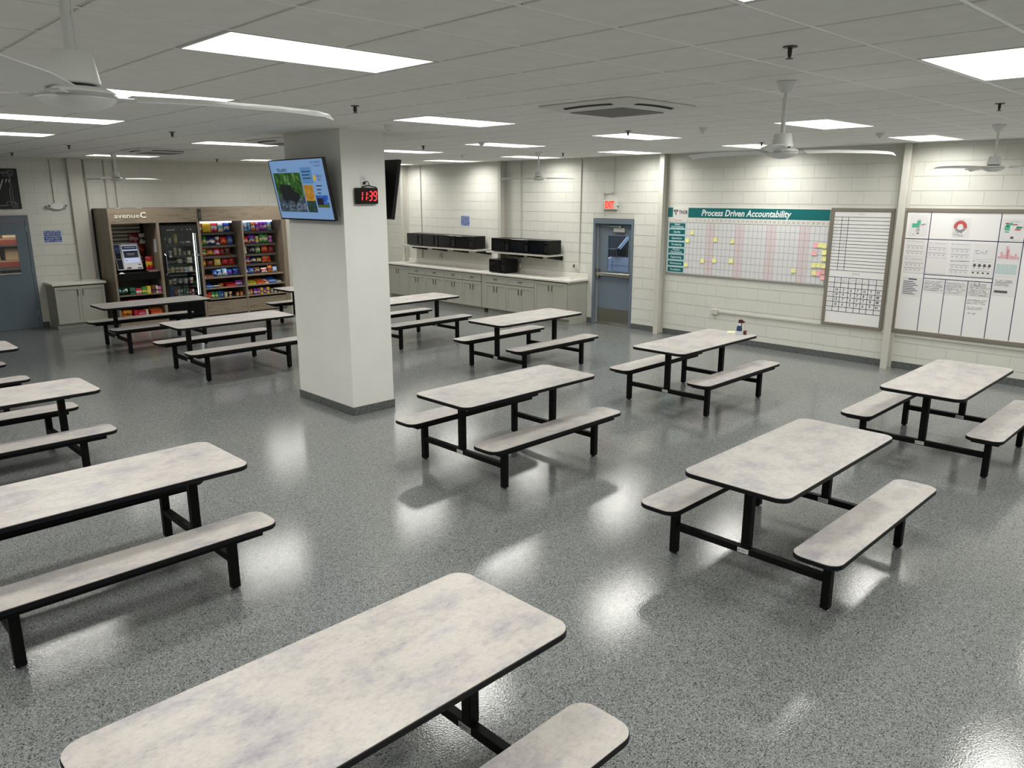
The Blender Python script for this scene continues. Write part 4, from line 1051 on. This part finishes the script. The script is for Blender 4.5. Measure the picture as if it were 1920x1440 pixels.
t = thing('counter_grommet', 'flat grey grommet on the short counter by the left door', 'grommet', (4.62, 17.4, .9005)); part('ring', MB().lathe([(.05, 0), (.052, .003), (.04, .004)], 18), paint('a3a19b', .4), t); part('cap', MB().lathe([(.039, .0005), (.039, .003), (.004, .0035)], 14), paint('8f8d88', .4), t)

# ------------------------------------------------------------------ food market
VF = 16.70
mk = thing('market_cabinet', 'grey oak food market cabinet with avenueC header around checkout kiosk and cooler', 'cabinet', (0, 0, 0))
part('side_panel', MB().box(5.11, VF, 0, 5.15, YW - .1, 2.33), M_WOODV, mk)
part('back_panel', MB().box(5.085, YW - .099, 0, 6.905, YW - .055, 2.32), M_APPLSIDE, mk)
part('header', MB().box(5.1505, VF, 2.035, 6.905, VF + .04, 2.33), M_WOODH, mk)
part('top_panel', MB().box(5.1505, VF + .041, 2.29, 6.905, YW - .1, 2.329), M_WOODD, mk)
part('divider', MB().box(6.02, VF, 0, 6.075, YW - .1, 2.034), M_WOODV, mk)
part('divider', MB().box(6.87, VF, 0, 6.905, YW - .1, 2.034), M_WOODV, mk)
hd = part('header_lettering', MB().text('avenue', .135, 5.467, 2.185, VF - .0105, bold=.0012, fit=.478), paint('e4dfd2', .4), mk, label='white raised avenue lettering')
part('header_letter', MB().text('C', .158, 5.778, 2.19, VF - .0105, bold=.006, fit=.118), paint('e9e4d8', .4), mk, label='bold white letter C')
for x in (5.32, 5.72): part('sheet_clip', MB().box(x - .05, VF - .008, 2.331, x + .05, VF + .03, 2.338), M_WHITE, mk)
for k in range(14):
    z = 2.035 - .0772 * (k + 1)
    part('slat', MB().box(5.1505, YW - .14, z + .013, 6.019, YW - .1005, z + .066), wood('slat_grey', 'c9c1b0', 'aca391', (1, 7, 7)) if k == 0 else bpy.data.materials['slat_grey'], mk)
part('standard', MB().box(5.965, YW - .19, .9, 6.018, YW - .1405, 2.03), M_BLACK, mk)
part('price_label', MB().box(6.0165, VF + .12, 1.43, 6.0195, VF + .26, 1.70), paint('c5cbd3', .5), mk, label='white card on the divider')
part('kiosk_shelf', MB().box(5.1505, VF + .05, .90, 6.019, YW - .1905, 1.04), M_BLACK, mk, label='black shelf below the kiosk')
part('upper_board', MB().box(5.1505, YW - .2, .65, 6.019, YW - .1405, .899), M_WOODD, mk)
for z in (.60, .385): part('shelf', MB().box(5.1505, VF + .01, z - .02, 6.019, YW - .2005, z), M_WOODD, mk)
part('shelf', MB().box(5.1505, VF + .01, .12, 6.019, YW - .2005, .16), M_WOODH, mk)
part('kick_board', MB().box(5.1505, VF + .012, 0, 6.019, VF + .035, .119), M_WOODH, mk)
t = thing('hanging_tag', 'small black tag device hanging at the header joint', 'tag', (6.93, VF - .012, 2.2))
part('tag_body', MB().box(-.032, -.012, -.12, .032, .01, .105), paint('221f1d', .4), t, bevel=.004)
part('tag_print', MB().line(-.02, .02, .02, .02, .012, -.0125).line(-.02, -.02, .02, -.02, .012, -.0125).line(-.02, -.06, .015, -.06, .012, -.0125), paint('8d857a', .5), t)

sv = thing('snack_shelving', 'grey oak snack shelving with two bays of seven shelves', 'shelving', (0, 0, 0))
part('header', MB().box(6.912, VF, 2.035, 8.93, VF + .04, 2.33), M_WOODH, sv)
part('top_panel', MB().box(6.912, VF + .041, 2.29, 8.93, YW - .1, 2.329), M_WOODD, sv)
part('side_panel', MB().box(6.912, VF, 0, 6.925, YW - .1, 2.034), M_WOODV, sv)
part('divider', MB().box(7.85, VF, 0, 7.885, YW - .1, 2.034), M_WOODV, sv)
part('side_panel', MB().box(8.82, VF, 0, 8.93, YW - .1, 2.034), M_WOODV, sv)
part('back_panel', MB().box(6.925, YW - .099, 0, 8.82, YW - .055, 2.29), M_WOODD, sv)
BAYS = [(6.9255, 7.8495), (7.8855, 8.8195)]
SHZ = [1.765, 1.487, 1.258, 1.035, .828, .602, .372]
for a, b in BAYS:
    part('light_bar', MB().box(a + .01, VF + .30, 1.99, b - .08, VF + .34, 2.03), glow('f2ecff', 2.2), sv, label='lit white light bar')
    part('standard', MB().box(b - .05, YW - .14, .35, b - .0005, YW - .1005, 2.03), M_BLACK, sv)
    for k, z in enumerate(SHZ):
        if k < 4:      # sloped shelves with a dark lip
            sh = part('shelf', MB().prism([(VF + .28, z - .02), (YW - .1405, z + .07), (YW - .1405, z + .09), (VF + .28, z)], 'x', a, b - .0505), M_WOODD, sv)
            part('shelf_lip', MB().box(a, VF + .262, z - .03, b - .0505, VF + .2795, z + .02), paint('4b463f', .5), sh)
        else:
            part('shelf', MB().box(a, VF + .05 - .02 * (k - 4), z - .022, b, YW - .1005, z), M_WOODH, sv)
    part('kick_panel', MB().box(a + .004, VF + .004, .02, b - .004, VF + .03, .29), M_WOODH, sv)
    part('bottom_rail', MB().box(a, VF + .002, .292, b, VF + .04, .312), M_WOODH, sv)
    part('plinth', MB().box(a, VF + .0305, 0, b, VF + .06, .289), M_BLACK, sv)

# ---- snack packs
def bag(w, h, d, seed=0):
    r = random.Random(seed); nx, nz = 6, 7; vs = []
    for sgn in (-1, 1):
        for j in range(nz + 1):
            v = j / nz * 2 - 1
            for i in range(nx + 1):
                q = i / nx * 2 - 1
                pf = max(0, 1 - abs(q) ** 2.6) * max(0, 1 - abs(v) ** 3.2) + .012
                ww = w / 2 * (1 - .05 * (1 - v * v))
                vs.append((q * ww, sgn * d / 2 * pf * (1 + r.uniform(-.14, .14)), (v + 1) / 2 * h))
    N = (nx + 1) * (nz + 1); fs = []
    for j in range(nz):
        for i in range(nx):
            a = j * (nx + 1) + i
            fs.append((a, a + 1, a + nx + 2, a + nx + 1)); fs.append((N + a, N + a + nx + 1, N + a + nx + 2, N + a + 1))
    for i in range(nx):
        fs.append((i, N + i, N + i + 1, i + 1)); a = nz * (nx + 1) + i; fs.append((a, a + 1, N + a + 1, N + a))
    for j in range(nz):
        a = j * (nx + 1); fs.append((a, a + nx + 1, N + a + nx + 1, N + a)); a += nx; fs.append((a, N + a, N + a + nx + 1, a + nx + 1))
    return MB().add(vs, fs)
ORD = ['first', 'second', 'third', 'fourth', 'fifth', 'sixth', 'seventh', 'eighth', 'ninth', 'tenth']
ROWN = ['top shelf', 'second shelf', 'third shelf', 'fourth shelf', 'fifth shelf', 'sixth shelf', 'lowest shelf']
CN = {'r': ('dark red', 'a11c22'), 'R': ('bright red', 'c8202a'), 'y': ('yellow', 'e2c22a'), 'o': ('orange', 'd2712a'), 'g': ('green', '2f8a3c'), 'b': ('blue', '2450b0'), 'n': ('navy', '1d2a62'),
      'w': ('white', 'e2e0dd'), 'k': ('black', '1b1a1c'), 'p': ('purple', '7a2fa8'), 'P': ('pink', 'dd86bb'), 'B': ('brown', '6b3c24'), 't': ('teal', '54b5b8'), 'l': ('light blue', '8fbce6'), 'c': ('cream', 'd9cda6'), 's': ('grey', '8f9498'), 'G': ('dark green', '1f6a4c')}
def pack(x0, x1, y, z, h, cols, lab, grp, kind='bag', lean=.18, d=.07, bay=None):
    a, b = x0 + .002, x1 - .002; wdt = b - a; cx = (a + b) / 2
    hx = [CN[c][1] for c in cols]
    m = wrapper(hx[0], hx[1] if len(hx) > 1 else hx[0], hx[2] if len(hx) > 2 else None, .28 if kind == 'bag' else .5)
    nm = {'bag': 'snack_bag', 'box': 'snack_box', 'cup': 'snack_cup', 'tray': 'snack_tray', 'can': 'drink_can'}[kind]
    cat = {'bag': 'snack bag', 'box': 'snack box', 'cup': 'cup', 'tray': 'tray', 'can': 'can'}[kind]
    rot = (0, 0, 0)
    if kind == 'bag':
        mb = bag(wdt, h, d, int(cx * 1000)); rot = (-lean, rnd.uniform(-.04, .04), rnd.uniform(-.1, .1))
        z += d * .55 * math.sin(lean) + .004
    elif kind == 'box': mb = MB().box(-wdt / 2, -d / 2, 0, wdt / 2, d / 2, h)
    elif kind == 'tray': mb = MB().add([(-wdt / 2, -d / 2, 0), (wdt / 2, -d / 2, 0), (wdt / 2, d / 2, 0), (-wdt / 2, d / 2, 0), (-wdt / 2, -d / 2, h * .55), (wdt / 2, -d / 2, h * .55), (wdt / 2, d / 2, h), (-wdt / 2, d / 2, h)],
        [(0, 3, 2, 1), (4, 5, 6, 7), (0, 1, 5, 4), (1, 2, 6, 5), (2, 3, 7, 6), (3, 0, 4, 7)])
    elif kind == 'cup': mb = MB().lathe([(wdt * .36, 0), (wdt * .48, h * .95), (wdt * .5, h), (wdt * .4, h)], 14)
    else: mb = MB().lathe([(wdt * .4, 0), (wdt * .48, .012), (wdt * .48, h - .015), (wdt * .4, h)], 14)
    o = part(nm, mb, m, None, (cx, y, z), rot, .003 if kind in ('box', 'tray') else 0)
    return tag(o, '%s %s, %s' % (CN[cols[0]][0], cat, lab), cat, grp)
# (bay, shelf, [(left px, right px, colours, kind, height)]) ; px along the bay run 100..1000 and 940..1680 in the study crop
def row(bay, k, items):
    a, b = BAYS[bay]
    for n, (u0, u1, cols, kind, h) in enumerate(items):
        x0, x1 = a + .004 + u0 * (b - a - .008), a + .004 + u1 * (b - a - .008)
        lab = '%s from left, %s of %s snack bay' % (ORD[n], ROWN[k], ['left', 'right'][bay])
        grp = 'snacks on the %s of the %s bay' % (ROWN[k], ['left', 'right'][bay])
        if k < 4:
            dd = .07 if kind == 'bag' else .06
            pack(x0, x1, VF + .345, SHZ[k] + .024, h, cols, lab, grp, kind, .12, dd)
        else:
            pack(x0, x1, VF + (.20 if k < 6 else .14), SHZ[k] + .0015, h, cols, lab, grp, kind, .30, .09 if kind != 'tray' else .2)
row(0, 0, [(0, .03, 'nw', 'bag', .19), (.035, .19, 'rw', 'bag', .20), (.20, .41, 'yy', 'bag', .225), (.415, .57, 'RwP', 'bag', .20), (.58, .72, 'wtc', 'bag', .195), (.73, .87, 'bc', 'bag', .20)])
row(0, 1, [(0, .17, 'yc', 'bag', .19), (.172, .272, 'gc', 'bag', .19), (.275, .49, 'nw', 'bag', .17), (.495, .60, 'wrn', 'bag', .17), (.61, .78, 'Ro', 'bag', .165), (.785, .93, 'bs', 'bag', .19)])
row(0, 2, [(0, .12, 'rw', 'bag', .16), (.12, .24, 'ogw', 'bag', .17), (.25, .42, 'Boy', 'bag', .16), (.425, .57, 'RPw', 'bag', .165), (.575, .69, 'rB', 'bag', .15), (.695, .85, 'Bk', 'bag', .17)])
row(0, 3, [(0, .22, 'oy', 'bag', .14), (.23, .40, 'Br', 'bag', .12), (.41, .59, 'yc', 'bag', .17), (.60, .77, 'rR', 'bag', .15), (.775, .93, 'RrB', 'bag', .15)])
row(0, 4, [(0, .08, 'Rw', 'tray', .04), (.09, .26, 'Bo', 'tray', .05), (.28, .39, 'bl', 'bag', .13), (.395, .52, 'lbw', 'bag', .14), (.525, .65, 'lw', 'bag', .15), (.655, .79, 'bp', 'bag', .13), (.80, .95, 'bn', 'bag', .14)])
row(0, 5, [(0, .055, 'Rb', 'box', .05), (.06, .21, 'bl', 'tray', .09), (.22, .40, 'kw', 'tray', .09), (.41, .50, 'oB', 'box', .07), (.56, .80, 'RrR', 'tray', .08), (.81, .985, 'pw', 'box', .11)])
row(0, 6, [(0, .08, 'oR', 'box', .10), (.085, .15, 'Ro', 'box', .13), (.16, .235, 'gw', 'box', .14), (.25, .325, 'gc', 'box', .13), (.33, .40, 'bg', 'box', .14), (.405, .45, 'bl', 'box', .14), (.48, .58, 'cw', 'cup', .11), (.60, .69, 'cB', 'cup', .11), (.78, .87, 'oc', 'cup', .085), (.885, .975, 'oc', 'cup', .09)])
row(1, 0, [(0, .075, 'wR', 'bag', .20), (.09, .28, 'lwb', 'bag', .23), (.29, .36, 'tl', 'bag', .17), (.38, .49, 'ow', 'bag', .20), (.495, .58, 'PpP', 'bag', .20), (.585, .69, 'pP', 'bag', .21), (.695, .80, 'pw', 'bag', .21), (.805, .92, 'lcg', 'bag', .20)])
row(1, 1, [(0, .14, 'ro', 'bag', .19), (.15, .28, 'Row', 'bag', .15), (.285, .46, 'pby', 'bag', .19), (.465, .56, 'cy', 'bag', .15), (.57, .80, 'gc', 'bag', .20), (.805, .92, 'PpP', 'bag', .15)])
row(1, 2, [(0, .07, 'cB', 'bag', .12), (.075, .22, 'wc', 'bag', .17), (.225, .29, 'kk', 'bag', .17), (.295, .43, 'ks', 'bag', .18), (.445, .58, 'gc', 'bag', .18), (.60, .78, 'ro', 'bag', .19), (.79, .93, 'rB', 'bag', .14)])
row(1, 3, [(.012, .14, 'bs', 'bag', .16), (.15, .28, 'Rbw', 'bag', .16), (.295, .45, 'nc', 'bag', .15), (.455, .58, 'kyw', 'bag', .15), (.59, .84, 'oR', 'bag', .17)])
row(1, 4, [(0, .14, 'blw', 'bag', .13), (.15, .29, 'bs', 'bag', .12), (.30, .46, 'Bs', 'bag', .13), (.48, .65, 'wRw', 'bag', .11), (.655, .78, 'oB', 'bag', .15), (.785, .91, 'lw', 'bag', .12)])
row(1, 5, [(0, .08, 'cB', 'tray', .08), (.085, .28, 'yg', 'tray', .09), (.29, .49, 'oR', 'tray', .11), (.50, .61, 'wR', 'tray', .09), (.62, .80, 'bl', 'tray', .13), (.82, .95, 'sw', 'tray', .06)])
row(1, 6, [(0, .08, 'sw', 'box', .11), (.09, .18, 'oc', 'cup', .12), (.19, .27, 'pw', 'box', .13), (.28, .36, 'py', 'box', .13), (.365, .44, 'yp', 'box', .14), (.45, .52, 'py', 'box', .13), (.53, .61, 'yp', 'box', .14), (.64, .73, 'sw', 'cup', .10), (.74, .83, 'wc', 'cup', .10), (.85, .95, 'cB', 'cup', .10)])

# ---- kiosk bay goods
a, b = 5.1505, 6.019
def kb(k, z, items, name):
    for n, (u0, u1, cols, kind, h) in enumerate(items):
        pack(a + u0 * (b - a), a + u1 * (b - a), VF + .14, z + .0015, h, cols, '%s from left, %s below the checkout kiosk' % (ORD[n], name), 'goods on the %s below the kiosk' % name, kind, .3, .16)
kb(0, .60, [(.01, .11, 'Gl', 'bag', .11), (.12, .26, 'Gw', 'bag', .13), (.27, .39, 'Gk', 'box', .14), (.40, .53, 'Rws', 'box', .12), (.54, .65, 'gy', 'box', .14), (.655, .745, 'yc', 'box', .15), (.76, .86, 'Bk', 'box', .16), (.865, .91, 'wB', 'box', .15), (.915, .985, 'Pr', 'box', .13)], 'upper shelf')
kb(1, .385, [(.02, .2, 'rB', 'box', .10), (.21, .40, 'RB', 'box', .11), (.41, .6, 'rk', 'box', .10), (.61, .8, 'Rr', 'box', .10)], 'middle shelf')
kb(2, .16, [(.02, .05, 'Ro', 'box', .11), (.30, .40, 'Rr', 'box', .12), (.405, .56, 'RP', 'box', .11), (.57, .63, 'cw', 'box', .12), (.69, .96, 'oR', 'tray', .13)], 'lowest shelf')
t = thing('candy_box', 'orange candy box reading m&m on the lowest shelf below the kiosk', 'box', (5.285, VF + .14, .1615))
part('carton', MB().box(-.085, -.08, 0, .085, .08, .13), paint('d98a1e', .5), t, bevel=.003); part('lettering', MB().text('m&m', .075, 0, .055, -.0835, bold=.003), paint('4a2a14', .5), t)
tag(part('snack_packet', bag(.19, .22, .05, 3), wrapper('a01c28', 'c9b8bb', 'b02832'), loc=(5.80, YW - .20, 1.585), rot=(0, .03, 0)), 'dark red packet hanging on the slats above the kiosk', 'snack packet', 'packets hanging on the slats')
tag(part('snack_packet', bag(.12, .21, .04, 4), wrapper('e2ddd6', '3b2c2a', 'd9cfc2'), loc=(5.948, YW - .25, 1.59), rot=(0, .0, 0)), 'white packet with dark print hanging beside the dark red one', 'snack packet', 'packets hanging on the slats')
tag(part('snack_packet', bag(.16, .24, .05, 5), wrapper('8c1a20', 'c7552e', '5a1518'), loc=(5.905, YW - .215, 1.34), rot=(0, .02, 0)), 'dark red packet hanging lower, right behind the kiosk', 'snack packet', 'packets hanging on the slats')
tag(part('snack_pouch', bag(.15, .30, .09, 6), wrapper('a6222c', 'd8b02a', 'b82f38', .2), loc=(5.915, VF + .32, 1.042), rot=(-.08, 0, 0)), 'red and yellow pouch standing right of the checkout kiosk', 'snack pouch')
t = thing('paper_tray', 'small white paper tray with dark red items right of the kiosk', 'tray', (5.90, VF + .15, 1.0405))
part('tray', MB().add([(-.08, -.05, 0), (.08, -.05, 0), (.08, .05, 0), (-.08, .05, 0), (-.1, -.065, .03), (.1, -.065, .03), (.1, .065, .03), (-.1, .065, .03)], [(0, 3, 2, 1), (0, 1, 5, 4), (1, 2, 6, 5), (2, 3, 7, 6), (3, 0, 4, 7)]), paint('d9d4d0', .6), t)
part('contents', MB().box(-.075, -.045, .002, .0, .04, .05).box(.005, -.04, .002, .07, .045, .045), paint('7a2328', .5), t, bevel=.008)
t = thing('checkout_kiosk', 'white self checkout kiosk with lit screen and dark card terminal', 'kiosk', (5.592, VF + .30, 1.092), 0, rx=R(-19))
part('shell', MB().box(-.187, 0, 0, .187, .05, .57), paint('d8d8dc', .3), t, bevel=.012, label='white shell')
part('screen', MB().quad(-.15, .15, .15, .52, -.0006), glow('c6d2f2', .75), t, label='lit pale screen')
part('screen_banner', MB().quad(-.145, .425, .145, .505, -.0012), glow('26303f', .5), t); part('screen_window', MB().quad(-.14, .25, .145, .40, -.0012), glow('0c1322', .5), t)
part('screen_text', MB().line(-.08, .335, .08, .335, .014, -.0018).line(-.07, .31, .06, .31, .008, -.0018).line(-.10, .47, .12, .468, .02, -.0018).quad(-.12, .185, -.09, .205, -.0012), glow('8f98a8', .5), t)
part('camera_eye', MB().disc(0, .545, .008, -.0006, 10), paint('15161a', .2), t)
part('card_slot', MB().box(-.13, -.02, .03, -.05, -.0005, .05), paint('6d4a4a', .4), t); part('scanner_window', MB().quad(.08, .02, .17, .045, -.0008).quad(.10, .09, .16, .11, -.0008), paint('4b5160', .3), t)
tm = part('card_terminal', MB().box(-.305, .01, 0, -.1875, .05, .555), paint('cfcfd4', .3), t, bevel=.006)
part('terminal_face', MB().quad(-.298, .02, -.194, .535, .0095), paint('0c1120', .2), tm); part('terminal_screen', MB().quad(-.292, .36, -.2, .52, .009), glow('1c2f66', .35), tm)
part('terminal_strip', MB().quad(-.292, .44, -.2, .45, .0085).quad(-.29, .225, -.205, .235, .0085), paint('9aa8a8', .4), tm)
part('stand', MB().box(-.08, .0505, 0, .08, .16, .30), M_BLACK, t)
tag(part('receipt_paper', MB().add([(-.05, -.02, .0), (.05, -.03, .004), (.06, .03, .0), (-.04, .04, .006), (0, 0, .03), (-.05, -.02, -.0005), (.05, -.03, -.0005), (.06, .03, -.0005), (-.04, .04, -.0005)], [(0, 1, 4), (1, 2, 4), (2, 3, 4), (3, 0, 4), (5, 6, 1, 0), (6, 7, 2, 1), (7, 8, 3, 2), (8, 5, 0, 3), (8, 7, 6, 5)]), M_PAPER, loc=(5.27, VF + .08, 1.041)), 'crumpled white paper on the black kiosk shelf', 'paper')

# ---- drinks cooler
t = thing('drinks_cooler', 'tall black glass door cooler with lit strip inside, between kiosk and snacks', 'cooler', (6.4725, VF, 0))
w2 = .385; D = .70
part('cabinet_shell', MB().box(-w2, .05, .06, -w2 + .04, D, 1.99).box(w2 - .04, .05, .06, w2, D, 1.99).box(-w2 + .04, .05, 1.83, w2 - .04, D, 1.99).box(-w2 + .04, .05, .06, w2 - .04, D, .46).box(-w2 + .04, D - .03, .46, w2 - .04, D, 1.83), M_APPLSIDE, t)
part('liner', MB().box(-w2 + .0405, D - .034, .461, w2 - .0405, D - .0305, 1.829), paint('70756f', .5), t)
part('base', MB().box(-w2 + .02, .08, 0, w2 - .02, D, .0595), M_BLACK, t)
dr = part('door', MB().box(-w2, 0, .42, -w2 + .07, .045, 1.965).box(w2 - .05, 0, .42, w2, .045, 1.965).box(-w2 + .07, 0, 1.81, w2 - .05, .045, 1.965).box(-w2 + .07, 0, .42, w2 - .05, .045, .48), M_APPL, t)
part('pane', MB().box(-w2 + .0705, .015, .4805, w2 - .0505, .02, 1.8095), M_GLASS, dr)
part('handle', MB().tube([(-w2 + .035, -.001, 1.40), (-w2 + .05, -.045, 1.36), (-w2 + .05, -.055, 1.20), (-w2 + .05, -.045, 1.0), (-w2 + .035, -.001, .96)], .011, 10), paint('b5b7b6', .25, 1.0), dr)
part('brand_lettering', MB().text('avenueC', .05, -.17, 1.885, -.0008, bold=.001).disc(.06, 1.885, .012, -.0008, 12, .007).disc(.17, 1.885, .014, -.0008, 12, .005).disc(.24, 1.885, .017, -.0008, 12), paint('7e8588', .4), dr, label='pale avenueC lettering and icons')
part('lock_plate', MB().box(-.26, -.006, 1.32, -.20, -.0005, 1.355).box(w2 - .06, -.008, 1.325, w2 - .005, -.0005, 1.36), paint('9b9fa0', .3, .5), dr)
part('grille', MB().box(-w2 + .0, .0, .07, w2, .045, .12).box(-w2, .0, .36, w2, .045, .415), M_BLACK, t)
for k in range(8): part('louver', MB().box(-w2 + .01, .01, .13 + .027 * k, w2 - .01, .04, .148 + .027 * k), M_BLACK, t)
part('blue_badge', MB().box(-.27, -.003, .355, -.17, -.0005, .38), glow('5560c8', .5), t); part('white_badge', MB().box(.05, -.003, .20, .09, -.0005, .212), M_WHITE, t)
part('light_strip', MB().box(w2 - .085, .052, .49, w2 - .065, .06, 1.80), glow('eef5e2', 5.0), t, label='bright vertical light strip')
part('light_strip', MB().box(-w2 + .06, .052, .49, -w2 + .07, .06, .66), glow('eef2ff', 2.5), t)
CZ = [1.60, 1.345, 1.175, .985, .74, .485]
for z in CZ: part('wire_shelf', MB().box(-w2 + .041, .08, z - .012, w2 - .041, D - .035, z), paint('2b2d2c', .4), t)
CNAME = ['top', 'second', 'third', 'fourth', 'fifth', 'lowest']
GOODS = [[('cup', .07, .12, 'wR'), ('cup', .08, .11, 'cw'), ('can', .085, .18, 'yc'), ('box', .09, .03, 'sw'), ('box', .09, .03, 'ws')],
         [('cup', .06, .08, 'ws'), ('cup', .08, .10, 'ws'), ('cup', .07, .16, 'cy'), ('cup', .06, .14, 'wy'), ('cup', .07, .07, 'sw'), ('cup', .07, .08, 'cw')],
         [('box', .16, .02, 'sk'), ('box', .09, .09, 'cs'), ('box', .11, .12, 'cs')],
         [('box', .085, .10, 'cB'), ('box', .08, .12, 'cy'), ('box', .085, .11, 'cB'), ('box', .08, .11, 'co'), ('box', .09, .10, 'ws'), ('box', .08, .11, 'cw')],
         [('box', .09, .10, 'cy'), ('cup', .095, .12, 'wk'), ('cup', .095, .12, 'sw'), ('cup', .095, .11, 'wc'), ('cup', .095, .12, 'wo')],
         [('can', .062, .20, 'nb'), ('can', .062, .20, 'bn'), ('can', .06, .19, 'Bo'), ('can', .055, .13, 'ws'), ('can', .055, .13, 'wg'), ('can', .055, .14, 'sg'), ('can', .055, .15, 'gw'), ('can', .055, .13, 'Rw'), ('can', .055, .12, 'wR')]]
for r_, items in enumerate(GOODS):
    x = 6.4725 - .30; gap = (.56 - sum(i[1] for i in items)) / max(1, len(items) - 1)
    for n, (kind, wd, h, cols) in enumerate(items):
        pack(x, x + wd, VF + .17, CZ[r_] + .0008, h, cols, '%s from left on the %s shelf inside the cooler' % (ORD[n], CNAME[r_]), 'drinks and food in the cooler', kind, 0, min(wd, .1))
        x += wd + gap
